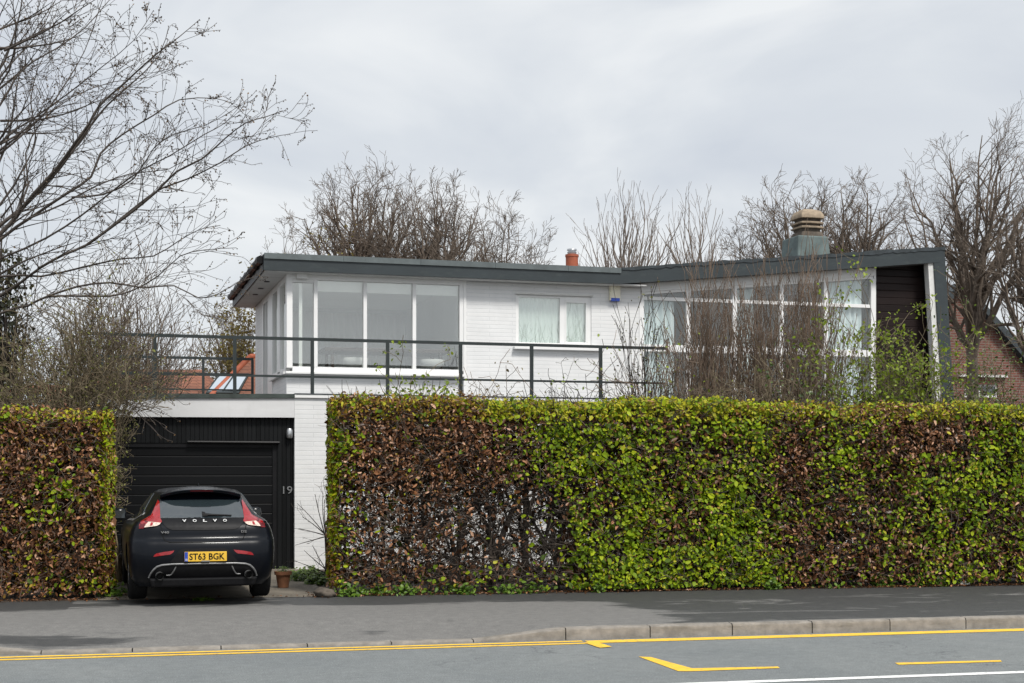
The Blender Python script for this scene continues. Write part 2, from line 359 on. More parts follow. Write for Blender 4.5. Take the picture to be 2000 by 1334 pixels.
def asphalt(name, kind):
    m, t, p = M(name); p.inputs['Roughness'].default_value = .8
    fine = noise(t, 75, 4, .75); mid = noise(t, 8, 6, .7); big = noise(t, .55, 5, .6, dist=.6)
    if kind == 'road':
        c = ramp(t, big, [(.3, (.134, .147, .150)), (.7, (.172, .184, .183))])
        c = mixc(t, .75, c, ramp(t, fine, [(.30, (.35, .35, .35)), (.5, (.97, .97, .97)), (.68, (1.75, 1.75, 1.7))]), 'MULTIPLY')
        c = mixc(t, .75, c, ramp(t, mid, [(.3, (.78, .78, .78)), (.7, (1.18, 1.18, 1.18))]), 'MULTIPLY')
        sp = noise(t, 60, 1); c = mixc(t, ramp(t, sp, [(.70, (0, 0, 0)), (.75, (1, 1, 1))]), c, (.33, .33, .31))
        crk = nd(t, 'ShaderNodeTexVoronoi', Scale=.5, feature='DISTANCE_TO_EDGE')
        co = mapped(t, (1, 1, 1)); dn = nd(t, 'ShaderNodeTexNoise', Scale=2.5, Detail=5.0); t.links.new(co, dn.inputs['Vector'])
        va = nd(t, 'ShaderNodeVectorMath', operation='ADD'); t.links.new(co, va.inputs[0]); t.links.new(dn.outputs['Color'], va.inputs[1]); t.links.new(va.outputs[0], crk.inputs['Vector'])
        k1 = ramp(t, crk.outputs['Distance'], [(.0, (1, 1, 1)), (.006, (0, 0, 0))]); k2 = ramp(t, noise(t, .35, 3), [(.56, (0, 0, 0)), (.62, (1, 1, 1))])
        kk = mixc(t, 1, k1, k2, 'MULTIPLY'); c = mixc(t, kk, c, (.07, .075, .08))
    else:
        co = nd(t, 'ShaderNodeTexCoord'); s = nd(t, 'ShaderNodeSeparateXYZ'); t.links.new(co.outputs['Object'], s.inputs[0])
        dry = ramp(t, mid, [(.3, (.120, .117, .112)), (.7, (.170, .165, .156))])
        wet = ramp(t, mid, [(.3, (.034, .035, .035)), (.7, (.056, .056, .055))])
        st = noise(t, 1, 6, .62, mapped(t, (.75, 1.9, 1), (4.3, 1.1, 0)), 1.2)
        # dampness: along the hedge foot (UV-free: uses the vertex attribute 'damp'), broken up by noise
        at_ = nd(t, 'ShaderNodeAttribute', attribute_name='damp')
        ad = nd(t, 'ShaderNodeMath', operation='ADD'); t.links.new(at_.outputs['Fac'], ad.inputs[0]); t.links.new(st, ad.inputs[1])
        k = ramp(t, ad.outputs[0], [(.84, (0, 0, 0)), (.97, (1, 1, 1))])
        c = mixc(t, k, dry, wet)
        c = mixc(t, .7, c, ramp(t, fine, [(.30, (.42, .42, .42)), (.5, (.97, .97, .97)), (.68, (1.6, 1.6, 1.55))]), 'MULTIPLY')
        rg = nd(t, 'ShaderNodeMapRange'); rg.inputs[3].default_value = .85; rg.inputs[4].default_value = .6; t.links.new(k, rg.inputs[0]); t.links.new(rg.outputs[0], p.inputs['Roughness'])
    t.links.new(c, p.inputs['Base Color']); bumpit(t, p, fine, .5, .006)
    return m
road = link('road', [(-400, -14, ZROAD), (400, -14, ZROAD), (400, .02, ZROAD), (-400, .02, ZROAD)], [(0, 1, 2, 3)], asphalt('road_asphalt', 'road'), loc=KO, rotz=TR)
tag(road, kind='structure')
gnd = link('ground', [(-900, -900, -.16), (900, -900, -.16), (900, 900, -.16), (-900, 900, -.16)], [(0, 1, 2, 3)], MT['soil']); tag(gnd, kind='structure')

# garden ground behind the hedges and pavement sheet that ramps down to the dropped kerb
aa = np.unique(np.concatenate([np.linspace(-60, -8, 14), np.linspace(-8, 12, 161), np.linspace(12, 60, 12), [A1, A2, A3, A4]]))
bb = np.array([0, .06, .15, .3, .5, .75, 1.0, 1.3, 1.6, 1.9, 2.2, 2.5, 2.8, 3.1, 3.4, 3.7, 1e3])
V, Fc, damp = [], [], []
def sst(x, a, b): x = min(1, max(0, (x - a) / (b - a))); return x * x * (3 - 2 * x)
for a in aa:
    hb = hedge_b(a) - .03 if -12 < a < 20 else (hedge_b(-12) if a < 0 else hedge_b(20))
    k0 = ktop(a) - .004
    for b in bb:
        b_ = hb if b > 100 else .12 + b * (hb - .12) / 4.1
        f = min(1, (b_ - .12) / 1.4)
        V.append((a, b_, k0 * (1 - f)))
        d = .66 * sst(hb - b_, 1.9, .7)                       # wet strip at the hedge foot
        d = max(d, .53 * sst(a, 1.0, 2.4) * (1 if b_ > .25 else .6))  # darker resurfaced stretch past the dropped kerb
        dx, dy = (a - kerb_a(60)) / 1.3, (b_ - .55) / .5
        d = max(d, .62 * math.exp(-dx * dx - dy * dy))
        dx, dy = (a + .45) / .25, (b_ - 1.25) / .2; d = max(d, .66 * math.exp(-dx * dx - dy * dy))
        dx, dy = (a + 1.35) / .3, (b_ - .6) / .25; d = max(d, .45 * math.exp(-dx * dx - dy * dy))
        d = max(d, .33 * sst(b_, .34, .14))
        if -4.6 < a < -1.9: d *= .72 if b_ > hb - 2.0 else 1
        damp.append(d)
nb = len(bb)
for i in range(len(aa) - 1):
    for j in range(nb - 1): Fc.append((i * nb + j, (i + 1) * nb + j, (i + 1) * nb + j + 1, i * nb + j + 1))
pav = link('pavement', V, Fc, asphalt('pavement_asphalt', 'pavement'), loc=KO, rotz=TR, smooth=True); tag(pav, kind='structure')
att = pav.data.attributes.new('damp', 'FLOAT', 'POINT'); att.data.foreach_set('value', damp)

hd = (HP1 - HP0).normalized(); HA = math.atan2(hd.y, hd.x); hn = Vector((-hd.y, hd.x))
def hpt(a, b, z=0): q = HP0 + hd * a + hn * b; return Vector((q.x, q.y, z))
V = [hpt(-60, -.03, -.004), hpt(60, -.03, -.004), hpt(60, 60, -.004), hpt(-60, 60, -.004)]
so = link('garden_soil', V, [(0, 1, 2, 3)], MT['soil']); tag(so, kind='structure')
dm, t_, p_ = M('driveway_concrete')
mid = noise(t_, 6, 6, .65); big = noise(t_, .9, 5, .6); fine = noise(t_, 120, 2)
c_ = mixc(t_, ramp(t_, big, [(.4, (0, 0, 0)), (.65, (1, 1, 1))]), (.185, .16, .125), (.105, .09, .07))
c_ = mixc(t_, .6, c_, ramp(t_, mid, [(.3, (.6, .6, .6)), (.7, (1.2, 1.2, 1.2))]), 'MULTIPLY'); t_.links.new(c_, p_.inputs['Base Color'])
p_.inputs['Roughness'].default_value = .9; bumpit(t_, p_, fine, .5)
V = [hpt(-2.9, -.02, .004), hpt(-.15, -.02, .004), hpt(-.1, 1.4, .018), hpt(-.2, 7, .018), hpt(-5, 7, .018), hpt(-3.2, 1.4, .018)]
dr = link('driveway', V, [(0, 1, 2, 3, 4, 5)], dm); tag(dr, kind='structure')

# kerb stones, each its own stone
def kerb_stone(a0, a1, label):
    z0, z1 = ktop(a0 + .001), ktop(a1 - .001); g = .006
    prof = lambda zt: [(0, ZROAD - .1), (0, zt - .03), (.006, zt - .012), (.02, zt), (.125, zt + .002), (.125, ZROAD - .1)]
    P0, P1 = prof(z0), prof(z1); n = len(P0); m = 6; V, Fc = [], []
    rr = random.Random(int(a0 * 100))
    for i in range(m + 1):
        f = i / m; a = a0 + g + (a1 - a0 - 2 * g) * f
        for (b, za), (_, zb) in zip(P0, P1): V.append((a, b + rr.uniform(-.002, .002), za + (zb - za) * f + rr.uniform(-.003, .003)))
    for i in range(m):
        for k in range(n - 1): Fc.append((i * n + k, (i + 1) * n + k, (i + 1) * n + k + 1, i * n + k + 1))
    Fc += [tuple(reversed(range(n))), tuple(m * n + k for k in range(n))]
    o = link('kerb_stone', V, Fc, MT['concrete'], loc=KO, rotz=TR, sharp=40)
    return tag(o, label, 'kerb stone', 'kerb stones along the pavement edge')
LS = (A2 - A1)
k = A2
while k < 11: kerb_stone(k, k + .915, 'full height grey concrete kerb stone beside the dark pavement'); k += .915
kerb_stone(A1, A2, 'sloping kerb stone tapering up from the driveway crossing to the full height kerb')
nD = round((A1 - A3) / .93); stp = (A1 - A3) / nD
for i in range(nD): kerb_stone(A3 + i * stp, A3 + (i + 1) * stp, 'low dropped kerb stone along the driveway crossing')
kerb_stone(A4, A3, 'sloping kerb stone tapering down towards the driveway crossing')
kerb_stone(A4 - .915, A4, 'full height kerb stone before the driveway crossing, by the brown hedge')

# road markings (4 mm above the road)
def marking(name, poly, mat, label):
    o = link(name, [(a, b, ZROAD + .004) for a, b in poly], [tuple(range(len(poly)))], mat, loc=KO, rotz=TR)
    if o.data.polygons[0].normal.z < 0: o.data.flip_normals()
    return tag(o, label, 'road marking')
aend = kerb_a(1130)
def strip(a0, a1, b0, b1): return [(a0, b0), (a1, b0), (a1, b1), (a0, b1)]
o = link('double_yellow_line', [(-30, -.19, ZROAD + .004), (aend, -.19, ZROAD + .004), (aend, -.1, ZROAD + .004), (-30, -.1, ZROAD + .004),
     (-30, -.37, ZROAD + .004), (aend, -.37, ZROAD + .004), (aend, -.28, ZROAD + .004), (-30, -.28, ZROAD + .004)], [(0, 1, 2, 3), (4, 5, 6, 7)], MT['yellow'], loc=KO, rotz=TR)
tag(o, 'thin double yellow line along the dropped kerb', 'road marking')
marking('yellow_line', strip(aend + .03, 40, -.33, -.12), MT['yellow'], 'single thick yellow line along the full height kerb')
P = lambda pts: [road_ab(x, y) for x, y in pts]
marking('yellow_spur', P([(1141, 1256.0), (1166, 1255.2), (1195, 1264.2), (1171, 1266.3)]), MT['yellow'], 'short slanting yellow stub branching off the kerbside line').location.z += .003
marking('yellow_bay_corner', P([(1247, 1283), (1271, 1284), (1352, 1306), (1519, 1302.5), (1523, 1305.5), (1347, 1311.8), (1325, 1311.5)]), MT['yellow'], 'bent yellow corner mark of the bus bay on the road')
marking('yellow_bay_dash', P([(1748, 1295.2), (1954, 1290), (1957, 1293), (1755, 1299)]), MT['yellow'], 'straight yellow dash of the bus bay nearest the white line')
wb = road_ab(1990, 1313.5)[1]
marking('white_centre_line', strip(-2, 40, wb - .06, wb + .06), MT['road_white'], 'white line running along the middle of the road')

# ------------------------------------------------------------------ the house (local frame: s along the front, d back, z up)
TH = math.atan(1.05e-4 * F); cH, sH = math.cos(TH), math.sin(TH); HO = Vector((0, 27.4, 0))
def hs(px, py, d):
    x = (px - 1000) / F; Z = (d + HO.y * cH) / (cH - x * sH)
    return x * Z * cH + (Z - HO.y) * sH, CH + (HZ - py) / F * Z
S = lambda px, d=0: hs(px, 0, d)[0]
ZZ = lambda px, py, d=0: hs(px, py, d)[1]
house = thing('house', 'white painted modernist brick house with dark fascia, roof terrace and black garage', 'house', HO, TH)
sL, sB, sG, sE = S(560), S(905), S(1253), S(1707)
D1 = 5.6; FL = 3.2; ZF = 5.27                    # depth, upper floor level, fascia underside
OV = -.30                                        # fascia plane
kx = 2.1
zb = lambda s: ZF if s < kx else ZF + .100 * (s - kx)
zt_ = lambda s: zb(s) + .30
z_head, z_sill = ZZ(620, 547), ZZ(620, 717)
# walls
sw0, sw1 = S(1008), S(1155); wz0, wz1 = ZZ(1080, 677), ZZ(1080, 577)
mb = MB()
mb.box(sB, sw0, 0, .3, 0, ZF); mb.box(sw1, sG, 0, .3, 0, ZF); mb.box(sw0, sw1, 0, .3, 0, wz0); mb.box(sw0, sw1, 0, .3, wz1, ZF)
mb.prism([(kx, ZF), (sG, ZF), (sG, zb(sG)), ], 0, .3)
mb.box(sL, sB, .03, .3, 0, z_sill - .10)
mb.build('wall', MT['white_brick'], house)
mb = MB(); mb.box(sL + .02, sL + .3, .3, 2.35, 0, z_sill - .1); mb.box(sL + .02, sL + .3, 4.1, D1, 0, ZF); mb.box(sB, sE + 2, D1 - .25, D1, 0, ZF); mb.box(sL + .3, sL + .5, D1 - .25, D1, 0, ZF); mb.box(sL + .5, sB, D1 - .25, D1, 0, 3.3); mb.box(sL + .5, sB, D1 - .25, D1, 5.1, ZF)  # back wall left open for the added window
mb.build('wall', MT['white_brick'], house)
# corner window
def frame_piece(mb, x0, x1, z0, z1, y0=-.03, y1=.09): mb.box(x0, x1, y0, y1, z0, z1)
cw = MB()
xs = [S(560), S(571), S(612.5), S(620), S(709.5), S(716.5), S(805.5), S(812.5), S(897), S(906)]
zn = ZZ(590, 552)
cw.box(xs[0] - .005, xs[1], -.03, .11, z_sill - .02, ZF)                      # corner post
cw.box(xs[2], xs[3], -.03, .09, z_sill, z_head); cw.box(xs[4], xs[5], -.02, .09, z_sill, z_head); cw.box(xs[6], xs[7], -.02, .09, z_sill, z_head); cw.box(xs[8], xs[9], -.02, .09, z_sill - .02, ZF)
cw.box(xs[1], xs[8], -.026, .09, z_head, ZF); cw.box(xs[1], xs[2], -.022, .088, zn, z_head)
cw.box(xs[1], xs[8], -.024, .1, z_sill - .09, z_sill)
cwf = cw.build('corner_window', MT['white'], house, bevel=.004)
for a, b, t in ((1, 2, zn), (3, 4, z_head), (5, 6, z_head), (7, 8, z_head)):
    m = MB(); m.box(xs[a] - .005, xs[b] + .005, .03, .038, z_sill - .006, t + .006); m.build('pane', MT['glass'], cwf)
for a, b in ((3, 4), (5, 6), (7, 8)):
    m = MB(); m.box(xs[a] + .01, xs[b] - .01, .13, .145, z_head - .19, z_head + .02); m.build('blind', MT['blind'], cwf)
m = MB(); m.box(xs[0] - .03, xs[9], -.10, .02, z_sill - .135, z_sill - .092); m.build('sill', MT['white'], cwf, bevel=.005)
# inner frame of the narrow casement
m = MB(); xa, xb = xs[1] + .13, xs[1] + .19
m.box(xa, xb, .05, .1, z_sill, zn); m.build('curtain', MT['blind'], cwf)
# side wall glazing
sw = MB(); zs, zh = z_sill, z_head - .02
for d0, d1 in ((.11, .26), (1.1, 1.5), (2.3, 3.12), (3.95, 4.1)): sw.box(sL + .005, sL + .11, d0, d1, (zs if d1 < 2 else FL - .3) - .02, ZF)
for d0, d1 in ((.26, 1.1), (1.5, 2.3)): sw.box(sL + .008, sL + .1, d0, d1, zs - .09, zs); sw.box(sL + .008, sL + .1, d0, d1, zh, ZF)
sw.box(sL + .008, sL + .1, 3.12, 3.95, ZF - .15, ZF); sw.box(sL + .008, sL + .1, 3.12, 3.95, 2.86, 2.95)
sw.box(sL + .012, sL + .09, 3.5, 3.56, 2.95, ZF - .15)
swf = sw.build('side_window', MT['white'], house, bevel=.004)
for d0, d1, z0 in ((.26, 1.1, zs), (1.5, 2.3, zs), (3.12, 3.5, 2.95), (3.56, 3.95, 2.95)):
    m = MB(); m.box(sL + .05, sL + .056, d0 - .004, d1 + .004, z0 - .005, ZF - .145 if z0 < 3 else zh + .005); m.build('pane', MT['glass_dim'], swf)
m = MB(); m.box(sL - .06, sL + .01, .02, 2.35, zs - .135, zs - .092); m.build('sill', MT['white'], swf)
# interior of the upper room
def curtain(x0, x1, y, z0, z1, amp, pitch, m, parent, seed=0):
    rr = random.Random(seed); n = int((x1 - x0) / pitch * 8) + 2; top = z1 if callable(z1) else (lambda x: z1)
    V, Fc = [], []; ph = rr.uniform(0, 6)
    for i in range(n):
        x = x0 + (x1 - x0) * i / (n - 1); ph += 2 * math.pi / 8 * rr.uniform(.6, 1.4); yy = y + amp * math.sin(ph)
        V += [(x, yy, z0), (x, yy + .01, top(x)), (x, yy + .012, z0), (x, yy + .022, top(x))]
    for i in range(n - 1):
        a = i * 4; b = a + 4; Fc += [(a, b, b + 1, a + 1), (a + 3, b + 3, b + 2, a + 2)]
    return link('curtain', V, Fc, m, parent, smooth=True)
m = MB(); m.box(sL + .31, sB + .1, .32, D1 - .3, FL - .1, FL); m.build('interior_floor', MT['carpet'], house)
MT['sheer'] = foliage('added_sheer_curtain', [(0, (.86, .87, .86)), (1, (.86, .87, .86))], .9, .5, .1)
bwin = MB()
for x in np.linspace(sL + .5, sB - .05, 4): bwin.box(x, x + .05, D1 - .15, D1 - .08, 3.3, 5.1)
bwin = bwin.build('added_back_window', MT['white'], house)  # window added in the unseen back wall to brighten the upper room
m = MB(); m.box(sL + .5, sB, D1 - .12, D1 - .114, 3.296, 5.104); m.build('pane', MT['glass_dim'], bwin)
curtain(sL + .45, sB - .05, D1 - .34, 3.25, 5.15, .02, .14, MT['sheer'], bwin, 9)  # translucent curtain added to spread daylight through the room
m = MB(); m.box(sB + .02, sB + .12, .3, D1 - .33, FL, ZF); m.build('interior_wall', MT['plaster'], house)
# bedroom window
bw = MB(); x0, x1 = sw0, sw1; xm0, xm1 = S(1094), S(1104); f = .06
bw.box(x0, x0 + f, .02, .1, wz0, wz1); bw.box(x1 - f, x1, .02, .1, wz0, wz1); bw.box(xm0, xm1, .02, .1, wz0, wz1)
bw.box(x0 + f, xm0, .022, .1, wz1 - .05, wz1); bw.box(x0 + f, xm0, .022, .1, wz0, wz0 + .07)
bw.box(xm1, x1 - f, .015, .1, wz1 - .13, wz1); bw.box(xm1, x1 - f, .015, .1, wz0, wz0 + .10); bw.box(xm1, xm1 + .03, .013, .098, wz0 + .1, wz1 - .13); bw.box(x1 - f - .05, x1 - f, .013, .098, wz0 + .1, wz1 - .13)
bwf = bw.build('bedroom_window', MT['white'], house, bevel=.004)
m = MB(); m.box(x0 + f - .004, xm0 + .004, .05, .056, wz0 + .065, wz1 - .045); m.build('pane', MT['glass'], bwf)
m = MB(); m.box(xm1 + .026, x1 - f - .046, .05, .056, wz0 + .095, wz1 - .125); m.build('pane', MT['glass'], bwf)
m = MB(); m.box(x0 - .06, x1 + .18, -.1, .02, wz0 - .07, wz0 - .015); m.build('sill', MT['white'], bwf, bevel=.006)
m = MB(); m.box(x0 - .02, x1 + .03, -.03, .02, wz1 + .0, wz1 + .035); m.build('hood', MT['white_wood'], bwf)
curtain(x0 + .06, x1 - .06, .105, wz0 - .1, wz1 + .05, .008, .09, MT['net'], bwf, 3)
m = MB(); m.box(x0 - .3, x1 + .3, .5, .55, wz0 - .5, wz1 + .3); m.build('interior_wall', MT['plaster'], house)
# glazed living-room wall
mul = [S(1253), S(1344.5), S(1435), S(1526.5), S(1613), S(1705)]
hd_ = lambda s: zb(s) - .17
tr1, tr2, tr3 = ZZ(1420, 588), ZZ(1480, 685), 2.45
gw = MB()
gw.prism([(mul[0] - .02, hd_(mul[0])), (sE, hd_(sE)), (sE, zb(sE)), (mul[0] - .02, zb(mul[0]))], -.02, .2)          # white header
gw.prism([(mul[0], hd_(mul[0]) - .05), (mul[5], hd_(mul[5]) - .05), (mul[5], hd_(mul[5])), (mul[0], hd_(mul[0]))], .0, .1)
for i, x in enumerate(mul):
    wd = .045 if i not in (0, 5) else .05
    gw.prism([(x - wd, 0), (x + wd, 0), (x + wd, hd_(x + wd) - .05), (x - wd, hd_(x - wd) - .05)], -.012, .12)
for i in range(5):
    for zc, h in ((tr1, .035), (tr2, .07), (tr3, .05), (.12, .12)):
        gw.box(mul[i] + .045, mul[i + 1] - .045, .005, .1, zc - h, zc + h)
gwf = gw.build('glazed_wall', MT['white'], house, bevel=.004)
for i in range(5):
    a, b = mul[i] + .045, mul[i + 1] - .045
    for z0, z1 in ((.24, tr3 - .05), (tr3 + .05, tr2 - .07), (tr2 + .07, tr1 - .035)):
        m = MB(); m.box(a - .004, b + .004, .05, .056, z0 - .005, z1 + .005); m.build('pane', MT['glass_dim'], gwf)
    m = MB(); m.prism([(a - .004, tr1 + .03), (b + .004, tr1 + .03), (b + .004, hd_(b) - .044), (a - .004, hd_(a) - .044)], .05, .056); m.build('pane', MT['glass_dim'], gwf)
curtain(mul[4] + .06, mul[5] - .22, .10, .1, lambda x: hd_(x) - .06, .03, .14, MT['curtain'], gwf, 5)
curtain(mul[0] + .06, mul[1] - .25, .10, .1, lambda x: tr1 - .03, .045, .16, MT['curtain'], gwf, 6)
curtain(mul[2] + .15, mul[2] + .6, .35, .1, lambda x: hd_(x) - .06, .045, .16, MT['curtain'], gwf, 7)
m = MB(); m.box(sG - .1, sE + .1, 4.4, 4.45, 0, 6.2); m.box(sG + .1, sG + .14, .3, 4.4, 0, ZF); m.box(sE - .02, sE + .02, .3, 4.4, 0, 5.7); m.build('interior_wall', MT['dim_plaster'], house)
m = MB(); m.box(sG + .15, sE - .03, .15, 4.38, -.02, .05); m.build('interior_floor', MT['carpet'], house)
# recessed dark boarding and raked end fin
zf1 = zb(9.4)
sF = lambda z: S(1845, OV) + (6.3 - z) * .072
m = MB(); m.prism([(sE + .005, 0), (sF(0) - .3, 0), (sF(5.9) - .3, zb(9.1)), (sE + .005, zb(sE))], .10, .2); m.build('timber_cladding', MT['clad'], house)
m = MB(); m.prism([(sE - .0, 0), (sE + .05, 0), (sE + .05, zb(sE) - .01), (sE, zb(sE) - .01)], .003, .098)
m.build('white_reveal', MT['white'], house)
zt1 = zt_(sF(6.3)) - .003
m = MB(); m.prism([(sF(0) - .27, 0), (sF(0), 0), (sF(zt1), zt1), (sF(zt1) - .27, zt1 - .02)], OV + .006, 3.0); m.build('end_fin', MT['fascia'], house)
m = MB(); m.prism([(sF(0) - .41, 0), (sF(0) - .272, 0), (sF(5.9) - .272, zb(9.2)), (sF(5.9) - .40, zb(9.1))], OV + .04, -.1); m.build('raked_post', MT['white_wood'], house)
# roof
rs = [S(515, OV), kx, sF(zt1) - .005]
m = MB(); D2 = D1 + .15
for a, b in ((rs[0], rs[1]), (rs[1], rs[2] - .27)):
    m.hexa([(a, OV + .03, zb(a)), (b, OV + .03, zb(b)), (b, D2, zb(b)), (a, D2, zb(a)), (a, OV + .03, zt_(a) - .01), (b, OV + .03, zt_(b) - .01), (b, D2, zt_(b) - .01), (a, D2, zt_(a) - .01)])
roof = m.build('roof', MT['felt'], house)
m = MB(); m.prism([(rs[0], ZF - .005), (kx, ZF - .005), (kx, zt_(kx) - .1), (rs[0], zt_(kx) - .1)], OV - .005, OV + .028)
m.prism([(kx + .001, ZF - .005), (rs[2] - .1, zb(rs[2] - .1) - .005), (rs[2], zt_(rs[2])), (kx + .001, zt_(kx))], OV, OV + .028)
m.build('fascia', MT['fascia'], roof)
m = MB(); x = rs[0] + .01; rr = random.Random(4)
while x < kx - .3:
    x2 = min(x + 1.45, S(1213, OV)); o_ = rr.uniform(0, .006)
    m.box(x, x2 - .006, OV - .03 - o_, OV + .05, zt_(0) - .098, zt_(0) + .004 + o_); x = x2
m.build('cap_trim', MT['cap'], roof)
m = MB(); n = 70; V = []      # lumpy felt upstand along the rising roof edge
rr = random.Random(8); xa, xb = S(1215, OV), rs[2] + .01
for i in range(n + 1):
    s_ = xa + (xb - xa) * i / n; j = rr.uniform(0, .03) * (1 if 5 < i < n - 2 else .3); q = rr.uniform(-.02, .012)
    V += [(s_, OV - .016, zt_(s_) - .045 + q), (s_, OV - .022, zt_(s_) + .005 + j), (s_, OV + .12, zt_(s_) + .008 + j), (s_, OV + .12, zt_(s_) - .05)]
Fc = []
for i in range(n):
    for k in range(4): Fc.append((i * 4 + k, i * 4 + (k + 1) % 4, i * 4 + 4 + (k + 1) % 4, i * 4 + 4 + k))
Fc += [(0, 1, 2, 3), tuple(n * 4 + k for k in (3, 2, 1, 0))]
link('felt_upstand', V, Fc, MT['felt_edge'], roof)
m = MB(); m.box(rs[0] + .02, sL + .0, OV + .03, D2 - .02, ZF - .02, ZF - .001); m.box(sL, sG, OV + .03, -.03, ZF - .02, ZF - .001)
m.build('soffit', MT['soffit'], roof)
m = MB(); m.box(sL + .12, sB + .1, .1, D1 - .3, ZF - .02, ZF - .002); m.build('ceiling', MT['plaster'], roof)
m = MB(); pts = [(rs[0] - .05, d, zt_(0) - .10 + .012 * math.sin(d * 9)) for d in np.linspace(OV + .05, D2, 24)]
m.tube(pts, [.075 + .012 * math.sin(i * 2.3) for i in range(24)], 8)
m.box(rs[0] - .012, rs[0] + .0, OV + .03, D2, ZF - .02, zt_(0) - .03); m.build('gutter', MT['gutter'], roof)
for d in (1.15, 2.2, 3.2):
    m = MB(); m.lathe([(.055, 0), (.055, .012)], (rs[0] + .22, d, ZF - .033), 16); m.build('downlight', MT['black'], roof)
# small things fixed to the walls
m = MB(); m.box(S(1189), S(1209), -.09, -.0, ZZ(1199, 588), ZZ(1199, 556)); ab = m.build('alarm_box', MT['cream'], house, bevel=.012)
m = MB(); m.box(S(1190.5), S(1207.5), -.097, -.01, ZZ(1199, 589), ZZ(1199, 583)); m.build('strobe', MT['blue'], ab, bevel=.004)
m = MB(); m.box(S(578), S(599), -.14, -.031, ZZ(588, 546), ZZ(588, 535)); m.build('vent_box', MT['white_wood'], house, bevel=.008)
m = MB(); m.box(S(905) , S(910), -.035, .0, FL - .3, ZF - .002); m.build('cover_strip', MT['white'], house)
# chimneys
dC = 2.0; c0, c1 = S(1559, dC), S(1622, dC); zc0, zc1 = ZZ(1580, 505, dC), ZZ(1580, 459, dC)
m = MB(); m.hexa([(c0 - .02, dC, zc0 - .3), (c1 + .06, dC, zc0 - .3), (c1 + .06, dC + .85, zc0 - .3), (c0 - .02, dC + .85, zc0 - .3), (c0 + .02, dC + .04, zc1), (c1 - .03, dC + .04, zc1), (c1 - .03, dC + .81, zc1), (c0 + .02, dC + .81, zc1)])
ch = m.build('chimney', MT['render_green'], house, bevel=.03)
cx, cy = S(1576.5, dC + .42), dC + .42; hw = (S(1604, dC) - S(1548, dC)) / 2.25
zz = lambda y: ZZ(1576, y, dC)
def sq(mb, prof, n=20):      # rounded square lathe
    V, Fc = [], []
    for r, z in prof:
        for k in range(n):
            a = 2 * math.pi * (k + .5) / n; c_, s_ = math.cos(a), math.sin(a); q = r / (abs(c_) ** 6 + abs(s_) ** 6) ** (1 / 6)
            V.append((cx + q * c_, cy + q * s_, z))
    for i in range(len(prof) - 1):
        for k in range(n): k2 = (k + 1) % n; Fc.append((i * n + k, i * n + k2, (i + 1) * n + k2, (i + 1) * n + k))
    Fc += [tuple(reversed(range(n))), tuple((len(prof) - 1) * n + k for k in range(n))]
    mb.add(V, Fc)
m = MB(); sq(m, [(hw * .76, zc1 - .02), (hw * .74, zz(420))]); m.build('flue_core', MT['stone_dark'], ch)  # core coloured dark to carry the shade in the louvre gaps
m = MB(); sq(m, [(hw * 1.0, zz(422)), (hw * 1.0, zz(418.5)), (hw * .93, zz(413)), (hw * .78, zz(407)), (hw * .5, zz(403.5)), (hw * .2, zz(403))]); m.build('cap', MT['stone_cap'], ch, sharp=30)
for y in (430.5, 439.5):
    m = MB(); sq(m, [(hw * .96, zz(y + 2.2)), (hw * .98, zz(y)), (hw * .80, zz(y - 2.5))]); m.build('louvre', MT['stone_cap'], ch, sharp=30)
m = MB(); sq(m, [(hw * .95, zz(459.5)), (hw * .92, zz(453)), (hw * .86, zz(449))]); m.build('louvre', MT['stone_dark'], ch, sharp=30)
dP = 2.6; cx2 = S(1117, dP); r = (S(1129, dP) - S(1105.5, dP)) / 2
m = MB(); m.lathe([(r * .95, zt_(0) - .1), (r * .98, ZZ(1117, 503, dP)), (r * 1.06, ZZ(1117, 502, dP)), (r * 1.06, ZZ(1117, 497.5, dP))], (cx2, dP, 0), 24)
cp = m.build('chimney_pot', MT['terracotta'], house, sharp=30)
zq = lambda y: ZZ(1117, y, dP)
m = MB(); m.lathe([(r * .62, zq(498)), (r * .72, zq(494.5)), (r * .74, zq(492)), (r * .6, zq(491.5)), (r * .6, zq(489.5)), (r * .8, zq(489)), (r * .75, zq(486.5)), (r * .3, zq(485))], (cx2, dP, 0), 20)
m.build('cowl', MT['metal'], cp, sharp=40)

# terrace / garage block
DT = -2.94; tL, tR = S(148, DT), S(1310, DT); gR = S(575.5, DT)
slabz = lambda s: ZZ(575, 769.5, DT) - .012 * (gR - s) if s < gR else ZZ(575, 769.5, DT)
fb = ZZ(575, 777.5, DT); ft = ZZ(575, 815.5, DT)
m = MB()
for a, b in ((tL, gR), (gR, tR)):
    m.hexa([(a, DT + .03, fb - .25), (b, DT + .03, fb - .25), (b, 1.9 if b <= gR else -.0, fb - .25), (a, 1.9 if b <= gR else -.0, fb - .25), (a, DT + .03, slabz(a) - .01), (b, DT + .03, slabz(b) - .01), (b, 1.9 if b <= gR else 0, slabz(b) - .01), (a, 1.9 if b <= gR else 0, slabz(a) - .01)])
ter = m.build('roof_terrace', MT['felt'], house)
m = MB(); m.hexa([(tL - .03, DT - .03, fb - .02 - .03), (gR, DT - .03, fb - .0), (gR, DT + .08, fb), (tL - .03, DT + .08, fb - .05), (tL - .03, DT - .03, slabz(tL)), (gR, DT - .03, slabz(gR)), (gR, DT + .08, slabz(gR) + .002), (tL - .03, DT + .08, slabz(tL) + .002)])
m.build('felt_edge', MT['slab_edge'], ter)
